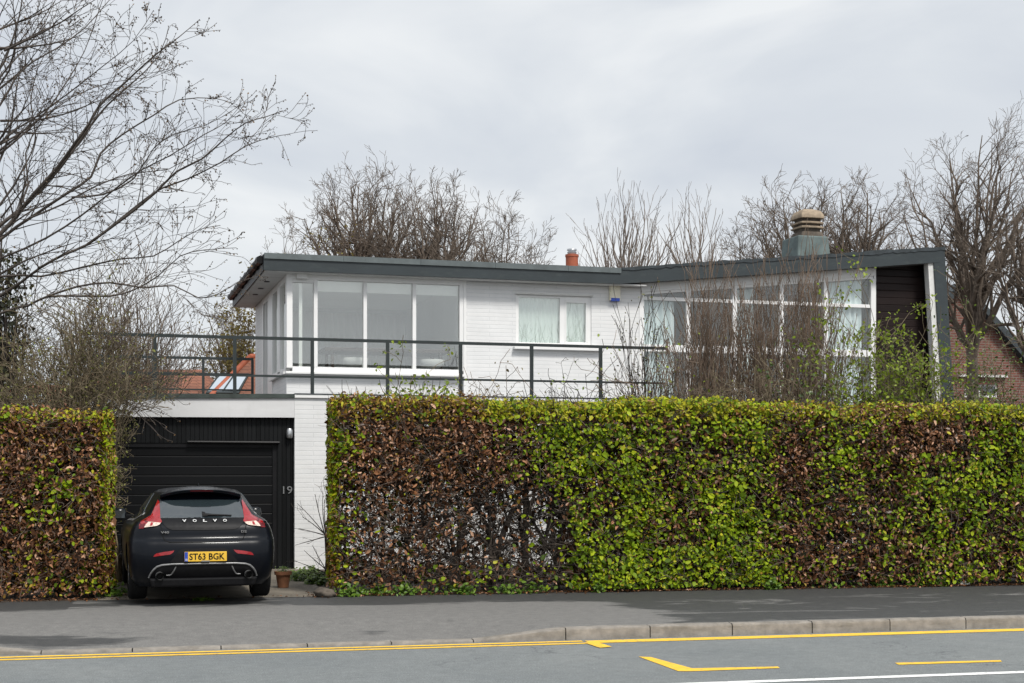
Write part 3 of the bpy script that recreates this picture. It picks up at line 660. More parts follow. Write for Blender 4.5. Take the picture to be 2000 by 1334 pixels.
m = MB(); m.hexa([(tL, DT, ft - .02), (gR - .002, DT, ft), (gR - .002, DT + .028, ft), (tL, DT + .028, ft - .02), (tL, DT, fb - .05), (gR - .002, DT, fb - .002), (gR - .002, DT + .028, fb - .002), (tL, DT + .028, fb - .05)])
m.build('garage_fascia', MT['garage_fascia'], house)
m = MB(); m.box(gR, tR, DT, DT + .25, 0, fb + .0); m.box(tR - .25, tR, DT + .25, -.001, 0, fb)
m.build('garden_wall', MT['white_brick'], house)
m = MB(); m.box(gR - .004, tR + .03, DT - .035, DT + .26, fb + .003, slabz(gR) - .004); m.build('coping', MT['white'], ter, bevel=.006)
m = MB(); m.box(gR + .002, tR + .04, DT - .045, DT + .28, slabz(gR) - .003, slabz(gR) + .012); m.build('coping_felt', MT['felt_edge'], ter)
dG = DT + .10; gd0, gd1 = S(247 - 45, dG), S(541, dG); gdt = ZZ(541, 866, dG)
m = MB(); m.box(tL + .1, gd0, dG, dG + .08, 0, ft + .1); m.box(gd1, gR - .002, dG, dG + .08, 0, ft + .1); m.box(gd0, gd1, dG, dG + .08, gdt, ft + .1)
m.build('garage_boarding', MT['black_vert'], house)
m = MB(); m.box(gd0, gd1, dG + .04, dG + .075, .03, gdt); gd = m.build('garage_door', MT['black_horiz'], house)
m = MB(); m.box(gd1 - .07, gd1, dG + .015, dG + .038, .02, gdt); m.box(gd0, gd1 - .071, dG + .015, dG + .038, gdt - .07, gdt); m.build('door_frame', MT['black'], gd)
m = MB(); m.box((gd0 + gd1) / 2 - .1, (gd0 + gd1) / 2 + .1, dG + .015, dG + .038, .95, 1.0); m.build('handle', MT['metal'], gd)
m = MB(); m.tube([(S(366, dG), dG - .05, ZZ(450, 863.5, dG)), (S(545, dG), dG - .05, ZZ(450, 864, dG))], .022, 8); m.box(S(366, dG), S(545, dG), dG - .05, dG, ZZ(450, 865, dG), ZZ(450, 862.5, dG)); m.build('drip_rail', MT['black'], house)
m = MB(); m.lathe([(.0, 0), (.045, .012), (.055, .05), (.055, .13), (.04, .165), (.0, .175)], (S(564.5, dG), dG - .06, ZZ(564, 857, dG)), 16)
m.box(S(564.5, dG) - .04, S(564.5, dG) + .04, dG - .05, dG, ZZ(564, 857, dG) + .03, ZZ(564, 857, dG) + .15); m.build('wall_light', MT['metal'], house, sharp=40)

def text_mesh(txt, w=None, h=None, ext=.004, res=3, bold=0.0):
    cu = bpy.data.curves.new('txt', 'FONT'); cu.body = txt; cu.extrude = ext; cu.resolution_u = res; cu.offset = bold
    to = bpy.data.objects.new('txt', cu); COL.objects.link(to)
    dg = bpy.context.evaluated_depsgraph_get(); me = bpy.data.meshes.new_from_object(to.evaluated_get(dg))
    V = np.array([v.co[:] for v in me.vertices]); Fc = [tuple(p.vertices) for p in me.polygons]
    COL.objects.unlink(to); bpy.data.objects.remove(to); bpy.data.curves.remove(cu); bpy.data.meshes.remove(me)
    lo, hi = V.min(0), V.max(0); V -= np.array([(lo[0] + hi[0]) / 2, (lo[1] + hi[1]) / 2, 0])
    if w: V[:, 0] *= w / (hi[0] - lo[0])
    if h: V[:, 1] *= h / (hi[1] - lo[1])
    return V, Fc
V, Fc = text_mesh('19', .15, .125, .3)
V[:, 2] *= .015 / .3
hn_c = (S(561.5, dG), ZZ(561, 957, dG))
link('house_number', [(hn_c[0] + x, dG - .012 - z * .6, hn_c[1] + y) for x, y, z in V], Fc, MT['metal'], house)
# railing on the terrace
dR = DT + .12; zr1 = ZZ(610, 661, dR); zr2 = ZZ(690, 736, dR); r0 = S(156, dR)
m = MB(); m.box(r0 - .02, S(1302, dR), dR - .022, dR + .022, zr1 - .04, zr1 + .01)
m.box(r0, S(1302, dR), dR - .018, dR + .018, zr2 - .03, zr2 + .005)
m.box(r0 - .02, r0 + .025, dR + .024, 1.66, zr1 - .04, zr1 + .01); m.box(r0 - .016, r0 + .02, dR + .02, 1.66, zr2 - .03, zr2 + .005)
dB = 1.68; b1 = S(495, dB)
m.box(r0 - .02, b1, dB - .02, dB + .022, zr1 - .04, zr1 + .008)
for y in (730, 761): m.box(r0, b1, dB - .015, dB + .018, ZZ(450, y, dB) - .025, ZZ(450, y, dB) + .008)
rail = m.build('terrace_railing', MT['rail'], house)
sp = S(757, dR) - S(610, dR)
for i in range(-3, 5):
    x = S(610, dR) + sp * i
    m = MB(); m.box(x - .027, x + .027, dR - .026, dR + .026, slabz(x) - .02, zr1 - .039); m.build('post', MT['rail'], rail)
for px in (200, 300, 397, 493):
    x = S(px, dB); m = MB(); m.box(x - .024, x + .024, dB - .024, dB + .024, slabz(x) - .02, zr1 - .039); m.build('post', MT['rail'], rail)
# furniture glimpsed through the corner window
def hw_(s, d, z=0): return Vector((HO.x + s * cH - d * sH, HO.y + s * sH + d * cH, z))
tx = S(745, .75); tl = thing('dining_table', 'long brown dining table seen through the corner window', 'table', hw_(tx, .75, FL), TH)
m = MB(); m.box(-1.15, 1.25, -.4, .5, .685, .755); m.build('table_top', MT['table'], tl, bevel=.006)
for x, y in ((-1.0, -.3), (1.1, -.3), (-1.0, .4), (1.1, .4)):
    m = MB(); m.box(x - .03, x + .03, y - .03, y + .03, 0, .70); m.build('leg', MT['table'], tl)
def shell_chair(s_, d_, label):
    t = thing('shell_chair', label, 'chair', hw_(s_, d_, FL), TH, 'white chairs around the dining table')
    m = MB(); m.lathe([(.05, .40), (.18, .41), (.24, .46), (.26, .56), (.25, .57), (.22, .47), (.16, .43), (.03, .42)], (0, 0, 0), 20); m.build('seat', MT['white'], t, smooth=True)
    for x, y in ((-.15, -.15), (.15, -.15), (-.15, .15), (.15, .15)):
        m = MB(); m.tube([(x * .6, y * .6, .42), (x * 1.2, y * 1.2, 0)], .012, 6); m.build('leg', MT['metal'], t)
shell_chair(S(693, .55), .55, 'white shell chair at the table, behind the big pane next to the narrow one')
shell_chair(S(843, .55), .55, 'white shell chair at the table, behind the big pane nearest the brick wall')

# ------------------------------------------------------------------ the parked car (local: x right, y forward, z up; origin under the rear bumper)
MT['paint'] = simple('black_blue_car_paint', (.0022, .0034, .0062), .3, .1, 2, coat=.16)
MT['paint'].node_tree.nodes['Principled BSDF'].inputs['Specular IOR Level'].default_value = .15
MT['car_plastic'] = simple('black_car_plastic', (.008, .008, .009), .5, .2, 20)
MT['car_glass'] = simple('dark_car_glass', (.018, .026, .03), .03, .1, 1); MT['car_glass'].node_tree.nodes['Principled BSDF'].inputs['IOR'].default_value = 2.1
MT['red_lens'] = simple('red_lamp_lens', (.27, .004, .008), .12, .25, 30, coat=.6)
MT['clear_lens'] = simple('clear_lamp_lens', (.62, .50, .42), .12, .35, 45, coat=.6)
MT['dull_red'] = simple('dark_red_lens', (.10, .006, .01), .2, .2, 30)
MT['silver'] = simple('satin_silver_trim', (.24, .24, .24), .42, .1, 20, metal=.5)
MT['chrome'] = simple('bright_chrome', (.80, .80, .80), .12, .05, 20, metal=1)
MT['tyre'] = simple('black_tyre_rubber', (.010, .010, .010), .85, .2, 30, .2, 60)
MT['plate'] = simple('yellow_number_plate', (.72, .44, .04), .4, .04, 9)
MT['ink'] = simple('black_plate_letters', (.006, .006, .006), .5, .05, 5)
for k in ('car_plastic', 'tyre', 'ink', 'black', 'black_vert', 'black_horiz', 'clad', 'gutter'):
    MT[k].node_tree.nodes['Principled BSDF'].inputs['Specular IOR Level'].default_value = .16
YC = 17.0; CAR = Vector(((399 - 1000) / F * YC, YC, .045))
PHI = R(16.8)
car = thing('parked_car', 'dark hatchback parked nose-in at the black garage with tall red tail lights', 'car', CAR, PHI)
car.scale = (.965, 1, 1)
def cu(u): return (u - 905) / 872 / 1.022
def cz(v, y=0): return CH - CAR.z - (v + 59) * (YC + y) / (F * 5.3375)
RINGS = [(.19, .80, .22), (.29, .865, .10), (.40, .885, .03), (.50, .895, .0), (.60, .90, .0), (.68, .90, .012), (.735, .90, .035), (.765, .897, .068), (.79, .892, .082),
         (.86, .875, .095), (.92, .850, .118), (.965, .815, .155), (1.0, .77, .20), (1.03, .72, .25), (1.07, .67, .29), (1.14, .615, .36), (1.22, .56, .45), (1.285, .515, .53),
         (1.322, .48, .60), (1.345, .43, .76), (1.360, .34, 1.02), (1.368, .2, 1.45)]
def ring(z, hw, yr):
    yf = 4.30 if z < .70 else (4.30 - (z - .70) / .28 * .95 if z < .98 else 3.35 - (z - .98) / .40 * 1.25)
    bow = .10 * min(1, hw / .7); rx, ry = hw * .34, .26 if z < .95 else .20
    pts = []
    xs_ = np.linspace(0, hw - rx, 12)
    for x in xs_: pts.append((x, yr + bow * (x / hw) ** 2))
    yc = yr + bow * ((hw - rx) / hw) ** 2 + ry
    for a in np.linspace(0, math.pi / 2, 9)[1:]:
        pts.append((hw - rx + rx * math.sin(a) ** .92, yc - ry * math.cos(a) ** 1.0))
    tp = .93 if z > .9 else 1
    for y in np.linspace(yc, yf - .55, 22)[1:]:
        f = (y - yc) / (yf - .55 - yc); wide = .012 if z < 1 else .012 + min(1, (z - 1) / .12) * .15; pts.append((hw * (1 + wide * math.sin(min(1, f * 1.25) * math.pi)) * (1 - (1 - tp) * f), y))
    hwf = pts[-1][0]; fr = min(.5, hwf * .6)
    for a in np.linspace(0, math.pi / 2, 7)[1:]: pts.append((hwf - fr + fr * math.cos(a), yf - .55 + .45 * math.sin(a)))
    for x in np.linspace(hwf - fr, 0, 6)[1:]: pts.append((x, yf - .1 + .1 * (1 - x / max(.01, hwf - fr))))
    return [(x, y, z) for x, y in pts] + [(-x, y, z) for x, y in reversed(pts[1:-1])]
# finer rings by interpolation
rz = np.array(RINGS); zs_ = np.unique(np.concatenate([rz[:, 0], (rz[1:, 0] + rz[:-1, 0]) / 2]))
loop = [ring(z, float(np.interp(z, rz[:, 0], rz[:, 1])), float(np.interp(z, rz[:, 0], rz[:, 2]))) for z in zs_]
n = len(loop[0]); V = [p for r_ in loop for p in r_]; Fc = []
for i in range(len(loop) - 1):
    for k in range(n): Fc.append((i * n + k, i * n + (k + 1) % n, (i + 1) * n + (k + 1) % n, (i + 1) * n + k))
Fc += [tuple(reversed(range(n))), tuple((len(loop) - 1) * n + k for k in range(n))]
body = link('body', V, Fc, MT['paint'], car)
bv = BVHTree.FromPolygons([Vector(v) for v in V], Fc)
# cut the wheel arches
WR, WY, FYW = .325, .80, 3.42
arch = MB()
for y in (WY, FYW):
    for sx in (-1, 1): arch.tube([(sx * .62, y, WR), (sx * 1.1, y, WR)], WR + .05, 32)
cut = link('cut', arch.v, arch.f, MT['car_plastic'], car)
bm_ = body.modifiers.new('b', 'BOOLEAN'); bm_.object = cut; bm_.solver = 'EXACT'
dg = bpy.context.evaluated_depsgraph_get(); me2 = bpy.data.meshes.new_from_object(body.evaluated_get(dg))
body.modifiers.clear(); body.data = me2; bpy.data.objects.remove(cut)
me2.polygons.foreach_set('use_smooth', [True] * len(me2.polygons)); me2.set_sharp_from_angle(angle=R(32))

def project(poly, thick, name, m, parent, side=None, off=.003, cuts=2, inset=None):
    """a shell laid on the body: outline (x,z) seen from behind (or (y,z) seen from one side)"""
    bm = bmesh.new(); vs_ = [bm.verts.new((p[0], 0, p[1])) for p in poly]; bm.faces.new(vs_)
    bmesh.ops.triangulate(bm, faces=bm.faces[:])
    for _ in range(6):
        el_ = [e for e in bm.edges if e.calc_length() > .05]
        if not el_: break
        bmesh.ops.subdivide_edges(bm, edges=el_, cuts=1); bmesh.ops.triangulate(bm, faces=[f for f in bm.faces if len(f.verts) > 3])
    bmesh.ops.beautify_fill(bm, faces=bm.faces[:], edges=bm.edges[:])
    V_, ok = [], True
    for v in bm.verts:
        if side is None: o_, d_ = Vector((v.co.x, -2, v.co.z)), Vector((0, 1, 0))
        else: o_, d_ = Vector((side * 3, v.co.x, v.co.z)), Vector((-side, 0, 0))
        h = bv.ray_cast(o_, d_)
        if h[0] is None:
            q = bv.find_nearest(o_ + d_ * 2.3); p_ = q[0]
        else: p_ = h[0]
        V_.append(p_ - d_ * (off + thick))
    k = len(V_); bm.verts.ensure_lookup_table(); bm.verts.index_update()
    dd = Vector((0, 1, 0)) if side is None else Vector((-side, 0, 0))
    Fr = [tuple(v.index for v in f.verts) for f in bm.faces]
    # make the outer skin face outwards
    e1 = V_[Fr[0][1]] - V_[Fr[0][0]]; e2 = V_[Fr[0][2]] - V_[Fr[0][0]]
    if e1.cross(e2).dot(dd) > 0: Fr = [tuple(reversed(f)) for f in Fr]
    Fb = [tuple(i + k for i in reversed(f)) for f in Fr]
    ct = {}
    for f in Fr:
        for a, b in zip(f, f[1:] + f[:1]): ct[(a, b)] = 1
    rim = [(a, b, b + k, a + k)[::-1] for (a, b) in ct if (b, a) not in ct]
    bm.free()
    return link(name, V_ + [p + dd * (thick + off * .5) for p in V_], Fr + Fb + rim, m, parent, sharp=35)
U = lambda pts, y=.1: [(cu(u), cz(v, y)) for u, v in pts]
def mir(pts): return [(1810 - u, v) for u, v in reversed(pts)]
# tailgate glass and black glass panel
gl = U([(452, 262), (520, 252), (700, 246), (905, 243), (1110, 246), (1290, 252), (1338, 262), (1362, 350), (1372, 428), (440, 428), (440, 350)], .4)
project(gl, .006, 'rear_window', MT['car_glass'], car)
pn = U([(440, 432), (1372, 432), (1362, 468), (1330, 505), (1290, 535), (1240, 553), (905, 556), (570, 553), (520, 535), (480, 500), (455, 466)], .25)
pan = project(pn, .006, 'tailgate_panel', MT['car_plastic'], car); 
# grooves of the tailgate
def groove(pts, name, r=.006, m='ink', y=.1, parent=None, side=None, off=0.0):
    q = []
    for x, z in U(pts, y):
        h = bv.ray_cast(Vector((x, -2, z)), Vector((0, 1, 0)))
        if h[0] is not None: q.append(h[0] - Vector((0, off, 0)))
    m_ = MB(); m_.tube(q, r, 8); return m_.build(name, MT[m], parent or car, smooth=True)
def dens(pts, k=6): 
    o_ = []
    for (a, b), (c_, d_) in zip(pts, pts[1:]): o_ += [(a + (c_ - a) * i / k, b + (d_ - b) * i / k) for i in range(k)]
    return o_ + [pts[-1]]
groove(dens([(445, 510), (462, 575), (470, 630), (488, 668), (540, 682), (905, 684), (1270, 682), (1330, 668), (1352, 630), (1362, 575), (1378, 512)]), 'tailgate_gap', .006)
0 and groove(dens([(470, 620), (700, 600), (905, 597), (1110, 600), (1345, 620)]), 'tailgate_crease', .004, 'paint')
# tail lights
LT = [(433, 246), (447, 262), (444, 400), (446, 432), (460, 460), (452, 474), (330, 462), (300, 478), (262, 530), (214, 532), (216, 500), (238, 458), (300, 426), (352, 398), (372, 372), (392, 322)]
LC = [(315, 466), (448, 476), (432, 494), (404, 508), (268, 524), (286, 494)]
for f, sg in ((lambda p: p, -1), (mir, 1)):
    lt = project(U(f(LT), .35), .012, 'tail_light', MT['red_lens'], car)
    project(U(f([(216, 500), (238, 462), (288, 440), (318, 462), (286, 488), (262, 528), (216, 530)]), .25), .0135, 'lens', MT['dull_red'], lt)
    project(U(f(LC), .25), .016, 'lens', MT['clear_lens'], lt)
    project(U(f([(340, 472), (366, 474), (356, 505), (328, 508)]), .25), .018, 'lens', MT['red_lens'], lt)
# bumper reflectors
RF = [(360, 834), (372, 814), (394, 799), (470, 785), (584, 771), (570, 790), (543, 810), (450, 821)]
for f in (lambda p: p, mir): project(U(f(RF), 0), .006, 'reflector', MT['red_lens'], car)
# plate recess, plate
project(U([(540, 892), (640, 770), (680, 754), (1130, 754), (1170, 770), (1272, 892)], 0), .003, 'plate_recess', MT['car_plastic'], car)
pl = MB(); py_ = -.022; x0, x1 = cu(690), cu(1148); z0, z1 = cz(886), cz(786)
pl.box(x0, x1, py_, py_ + .02, z0, z1); plate = pl.build('number_plate', MT['plate'], car, bevel=.002)
m = MB(); m.box(x0 + .002, x0 + .042, py_ - .003, py_, z0 + .002, z1 - .002); m.build('blue_band', MT['blue'], plate)
V, Fc = text_mesh('GB', .028, .022, .2); link('lettering', [(x0 + .022 + a, py_ - .0045 - c * .004, z0 + .022 + b) for a, b, c in V], Fc, MT['white'], plate)
V, Fc = text_mesh('ST63 BGK', (1125 - 742) / 872 / 1.022, .079, .2, bold=.018)
link('lettering', [((cu(742) + cu(1125)) / 2 + a, py_ - .002 - c * .004, (z0 + z1) / 2 + b) for a, b, c in V], Fc, MT['ink'], plate)
m = MB(); m.box(cu(872), cu(962), py_ - .004, py_ - .0005, z0 - .004, z0 + .010); m.build('dealer_strip', MT['silver'], plate)
# wide-spaced badge letters, model badges
def badge(txt, u, v, w, h, y, name='badge_letter', m='chrome', bold=.02):
    V, Fc = text_mesh(txt, w, h, .2, bold=bold)
    c = bv.ray_cast(Vector((cu(u), -2, cz(v, y))), Vector((0, 1, 0)))[0]
    link(name, [(cu(u) + a, c.y - .012 - q * .09 - (b * .9 if name == 'badge_letter' else 0) * 0 - (.016 if name == 'badge_letter' else 0), cz(v, y) + b) for a, b, q in V], Fc, MT[m], car)
for t, u in zip('VOLVO', (699, 811, 923, 1032, 1143)): badge(t, u, 457, .046, .031, .3, m='blind')
badge('V40', 487, 580, .10, .028, .12, 'model_badge', 'silver'); badge('D2', 1347, 579, .068, .028, .12, 'model_badge', 'silver')
# lower silver trim, diffuser, exhausts
groove(dens([(318, 1052), (338, 1005), (365, 968), (400, 938), (450, 922), (560, 913), (905, 910), (1250, 913), (1360, 922), (1410, 938), (1445, 968), (1472, 1005), (1490, 1052)]), 'diffuser_trim', .012, 'silver', 0, off=.006)
for f in (lambda p: p, mir): groove(dens(f([(604, 938), (580, 985), (555, 1022), (540, 1030), (503, 1032)])), 'diffuser_trim', .009, 'silver', 0, off=.006)
project(U([(330, 1060), (350, 1005), (380, 965), (410, 943), (460, 930), (905, 920), (1350, 930), (1400, 943), (1430, 965), (1460, 1005), (1480, 1060)], 0), .004, 'diffuser', MT['car_plastic'], car)
m = MB(); m.hexa([(-.62, .05, .20), (.62, .05, .20), (.62, .5, .16), (-.62, .5, .16), (-.66, .03, .30), (.66, .03, .30), (.66, .5, .3), (-.66, .5, .3)]); m.build('bumper_underside', MT['car_plastic'], car, bevel=.02)
for u in (430, 1395):
    x = cu(u); z = cz(1035); m = MB(); m.tube([(x, -.012, z), (x, .30, z)], .050, 20, caps=False); m.tube([(x, -.012, z), (x, .30, z)], .041, 20, caps=False); 
    m.lathe([(.0, 0)] * 1 + [(.04, .0)], (x, 0, z), 3) if False else None
    ex = m.build('exhaust', MT['silver'], car, smooth=True)
    m = MB(); m.tube([(x, .08, z), (x, .10, z)], .042, 20); m.build('exhaust_bore', MT['ink'], ex)
# spoiler with high brake light
m = MB(); N_ = 25; Vv, Ff = [], []
for i in range(N_):
    f = -1 + 2 * i / (N_ - 1); x = f * .505; q = 1 - abs(f) ** 3
    yb = .36 + .10 * f * f + .05 * (abs(f) ** 6); zt1_ = 1.288 + .066 * (1 - abs(f) ** 2.6); zl = zt1_ - .03 - .012 * (1 - q)
    Vv += [(x, yb, zt1_), (x, yb + .02, zl), (x, yb + .22, zl - .045 + .01 * q), (x, yb + .40, zt1_ + .035 * q), (x, yb + .14, zt1_ + .022 * q)]
for i in range(N_ - 1):
    for k in range(5): Ff.append((i * 5 + k, (i + 1) * 5 + k, (i + 1) * 5 + (k + 1) % 5, i * 5 + (k + 1) % 5))
Ff += [(0, 1, 2, 3, 4), tuple((N_ - 1) * 5 + k for k in (4, 3, 2, 1, 0))]
spo = link('spoiler', Vv, Ff, MT['paint'], car, sharp=45)
bb_ = spo.modifiers.new('b', 'BEVEL'); bb_.width = .008; bb_.segments = 2; bb_.limit_method = 'ANGLE'
m = MB(); Vv, Ff = [], []
for i in range(9):
    f = -.28 + .56 * i / 8; yb = .36 + .1 * f * f; zt1_ = 1.288 + .066 * (1 - abs(f) ** 2.6)
    Vv += [(f * .505, yb + .001, zt1_ - .008), (f * .505, yb + .014, zt1_ - .026)]
for i in range(8): Ff.append((i * 2, i * 2 + 1, i * 2 + 3, i * 2 + 2))
o = link('brake_light', [(x, y - .006, z) for x, y, z in Vv] + [(x, y + .01, z) for x, y, z in Vv], Ff + [tuple(k + 18 for k in reversed(f)) for f in Ff] + [(0, 18, 19, 1), (16, 17, 35, 34)], MT['dull_red'], spo)
# roof fin, wiper, side windows, mirrors, wheels
m = MB(); m.hexa([(-.012, .92, 1.36), (.012, .92, 1.36), (.02, 1.14, 1.37), (-.02, 1.14, 1.37), (-.003, .93, 1.43), (.003, .93, 1.43), (.006, 1.08, 1.385), (-.006, 1.08, 1.385)]); m.build('roof_fin', MT['paint'], car, bevel=.004)
wp = [(cu(905), cz(398, .3)), (cu(1010), cz(402, .3)), (cu(1225), cz(408, .3))]
def onb(x, z, off): h = bv.ray_cast(Vector((x, -2, z)), Vector((0, 1, 0)))[0]; return h - Vector((0, off, 0))
m = MB(); m.tube([onb(*wp[0], .022), onb(*wp[1], .03), onb(*wp[2], .022)], [.020, .013, .007], 8)
m.hexa([tuple(onb(cu(u), cz(v, .3), o_)) for u, v, o_ in ((900, 415, .03), (960, 415, .03), (960, 415, .0), (900, 415, .0), (900, 365, .03), (930, 372, .03), (930, 372, .0), (900, 365, .0))]); m.build('wiper', MT['car_plastic'], car, smooth=False)
for sg in (-1, 1):
    sw_ = project([(.72, 1.06), (1.05, .985), (2.9, .93), (2.2, 1.26), (1.6, 1.32), (1.0, 1.30)], .005, 'side_window', MT['car_glass'], car, side=sg)
    project([(.62, 1.045), (1.04, .96), (2.95, .905), (2.95, .93), (1.05, .985), (.64, 1.07)], .006, 'window_trim', MT['silver'], car, side=sg)
    m = MB(); m.lathe([(.02, -.07), (.085, -.06), (.10, 0), (.085, .07), (.03, .085)], (sg * .945, 2.72, .99), 16, .95, .5); mr_ = m.build('mirror', MT['paint'], car, smooth=True)
    m = MB(); m.box(sg * .945 - .07, sg * .945 + .07, 2.655, 2.665, .94, 1.045); m.build('mirror_glass', MT['car_glass'], mr_)
    for y in (WY, FYW):
        cxw = sg * .775
        m = MB(); prof = [(WR - .10, -.11), (WR - .03, -.113), (WR - .006, -.095), (WR, -.07), (WR, .07), (WR - .006, .095), (WR - .03, .113), (WR - .10, .11)]
        Vv, Ff = [], []; nn = 40
        for r_, t in prof:
            for k in range(nn): a = 2 * math.pi * k / nn; Vv.append((cxw + t, y + r_ * math.cos(a), WR + r_ * math.sin(a)))
        for i in range(len(prof) - 1):
            for k in range(nn): k2 = (k + 1) % nn; Ff.append((i * nn + k, i * nn + k2, (i + 1) * nn + k2, (i + 1) * nn + k))
        wh = thing('wheel', '', ''); del wh['label']; del wh['category']; wh.parent = car
        link('tyre', Vv, Ff, MT['tyre'], wh, sharp=40)
        m = MB(); m.tube([(cxw - .10, y, WR), (cxw + .085 * sg, y, WR)], WR - .095, 32)
        for k in range(5):
            a = 2 * math.pi * k / 5; d_ = Vector((0, math.cos(a), math.sin(a))); e_ = Vector((0, -math.sin(a), math.cos(a)))
            c_ = Vector((cxw + sg * .09, y, WR)); m.hexa([tuple(c_ + q) for q in (d_ * .03 - e_ * .03, d_ * .03 + e_ * .03, d_ * .03 + e_ * .03 + Vector((sg * .02, 0, 0)), d_ * .03 - e_ * .03 + Vector((sg * .02, 0, 0)), d_ * .225 - e_ * .02, d_ * .225 + e_ * .02, d_ * .225 + e_ * .02 + Vector((sg * .012, 0, 0)), d_ * .225 - e_ * .02 + Vector((sg * .012, 0, 0)))])
        m.build('rim', MT['silver'], wh)

# ------------------------------------------------------------------ bare trees and shrubs
def rotv(v, axis, a): return Matrix.Rotation(a, 3, axis) @ v
def perp(v, rr):
    q = Vector((rr.gauss(0, 1), rr.gauss(0, 1), rr.gauss(0, 1))); q -= q.dot(v) * v
    return q.normalized()
def grow(T, p, d, Ln, r, lvl, rr, cfg, tips=None):
    """one bending branch with its own side branches"""
    n = 5 if lvl > 1 else (4 if lvl > 0 else 3)
    pts, rad = [p.copy()], [r]; d = d.normalized(); st = Ln / n
    ax = perp(d, rr); bend = rr.gauss(0, cfg.get('bend', .25)) / n
    for i in range(n):
        d = rotv(d, ax, bend); d = (d + perp(d, rr) * cfg['wig'] + Vector((0, 0, cfg['up']))).normalized()
        p = p + d * st; pts.append(p.copy()); rad.append(max(cfg['rmin'], r * (1 - .75 * (i + 1) / n)))
    T.add(pts, rad)
    if tips is not None and lvl == 0: tips.append((p.copy(), d.copy()))
    if lvl == 0: return
    k = cfg['k'][lvl - 1]; k = max(1, int(k * rr.uniform(.75, 1.25)))
    for j in range(k):
        f = rr.uniform(.18, 1) if j else 1.0; i = min(n - 1, int(f * n)); q = pts[i].lerp(pts[i + 1], f * n - i)
        td = (pts[i + 1] - pts[i]).normalized()
        nd_ = rotv(td, perp(td, rr), R(rr.uniform(*cfg['ang'])))
        grow(T, q, nd_, Ln * rr.uniform(*cfg['ratio']) * (1.15 - .5 * f), max(cfg['rmin'], rad[i] * .62), lvl - 1, rr, cfg, tips)
def bez(a, b, c, n):
    return [a * (1 - t) ** 2 + b * 2 * t * (1 - t) + c * t * t for t in [i / n for i in range(n + 1)]]
def tree(name, label, cat, px, Y, top, half, fork, seed, nl=9, sec=10, r0=.16, cfg=None, mat='bark', group=None, lvl=2, dirx=0.0, tipmat=None, base=0.0, spread=1.0, trunk_bend=.15):
    rr = random.Random(seed); B = at(px, HZ, Y); B.z = base
    H = CH + (HZ - top) / F * Y; Rr = half / F * Y; zf = CH + (HZ - fork) / F * Y
    cfg = dict(dict(wig=.12, up=.035, k=(4, 5), ang=(24, 54), ratio=(.45, .7), rmin=.0055 * Y / 45), **(cfg or {}))
    t = thing(name, label, cat, B, 0, group)
    T = Tubes(B); fk = B + Vector((rr.uniform(-.3, .3), rr.uniform(-.3, .3), zf - base))
    T.add(bez(B, B.lerp(fk, .5) + Vector((rr.uniform(-1, 1) * trunk_bend, 0, 0)), fk, 6), [r0 * (1.15 - .3 * i / 6) for i in range(7)]); T.build('trunk', MT[mat], t)
    T = Tubes(B)
    for k in range(nl):
        az = 2 * math.pi * (k + rr.random()) / nl; rho = math.sqrt((k * .618 + .15) % 1.0) * rr.uniform(.88, 1.02)
        tg = Vector((B.x + Rr * rho * math.cos(az) + dirx * rr.random(), B.y + Rr * .8 * rho * math.sin(az), zf + (H - zf) * math.sqrt(max(.02, 1 - .95 * rho * rho)) * rr.uniform(.80, .96)))
        st = B.lerp(fk, rr.uniform(.66, 1.0)); mid = st.lerp(tg, .45) + Vector((0, 0, (tg - st).length * .10 * rr.uniform(-.2, 1)))
        mid.x += (tg.x - st.x) * .12 * spread; mid.y += (tg.y - st.y) * .12
        ln = (tg - st).length; pts = bez(st, mid, tg, 9); r1 = r0 * rr.uniform(.4, .62)
        pts = [p + Vector((rr.gauss(0, 1), rr.gauss(0, 1), rr.gauss(0, .6))) * ln * .010 for p in pts]
        rad = [max(cfg['rmin'], r1 * (1 - .88 * i / 9)) for i in range(10)]; T.add(pts, rad)
        for j in range(sec):
            f = .12 + .88 * (j + rr.random()) / sec; i = min(8, int(f * 9)); q = pts[i].lerp(pts[i + 1], f * 9 - i); td = (pts[i + 1] - pts[i]).normalized()
            d = rotv(td, perp(td, rr), R(rr.uniform(*cfg['ang']))); grow(T, q, d, ln * rr.uniform(.22, .36) * (1.2 - .6 * f), max(cfg['rmin'], rad[i] * .6), lvl, rr, cfg)
    T.build('crown', MT[mat], t)
    return t
grp = 'bare trees behind the house'
tree('bare_tree', 'tall bare tree rising above the flat roof behind the corner window', 'tree', 715, 48, 328, 175, 600, 11, nl=24, sec=13, r0=.22, group=grp)
tree('bare_tree', 'round bare tree between the tall bare tree and the small orange chimney pot', 'tree', 850, 47, 362, 125, 600, 12, nl=22, sec=13, r0=.18, group=grp)
tree('bare_tree', 'small thin bare tree just before the small orange chimney pot', 'tree', 985, 49, 395, 100, 600, 13, nl=13, sec=10, r0=.12, group=grp)
tree('bare_tree', 'low wispy bare tree poking out past the roof corner with the gutter', 'tree', 560, 45, 455, 75, 610, 14, nl=7, sec=8, r0=.1, group=grp)
sap = dict(wig=.03, up=.10, k=(3, 4), ang=(14, 34), ratio=(.35, .55), bend=.1)
tree('young_tree', 'pale young tree of many straight upright shoots beside the orange chimney pot', 'tree', 1230, 46, 362, 120, 620, 21, nl=26, sec=8, r0=.12, cfg=sap, mat='bark_pale', group=grp, lvl=1)
tree('young_tree', 'second pale shoot-like young tree, between the straight shoots and the stone chimney', 'tree', 1345, 46, 372, 80, 620, 22, nl=13, sec=8, r0=.12, cfg=sap, mat='bark_pale', group=grp, lvl=1)
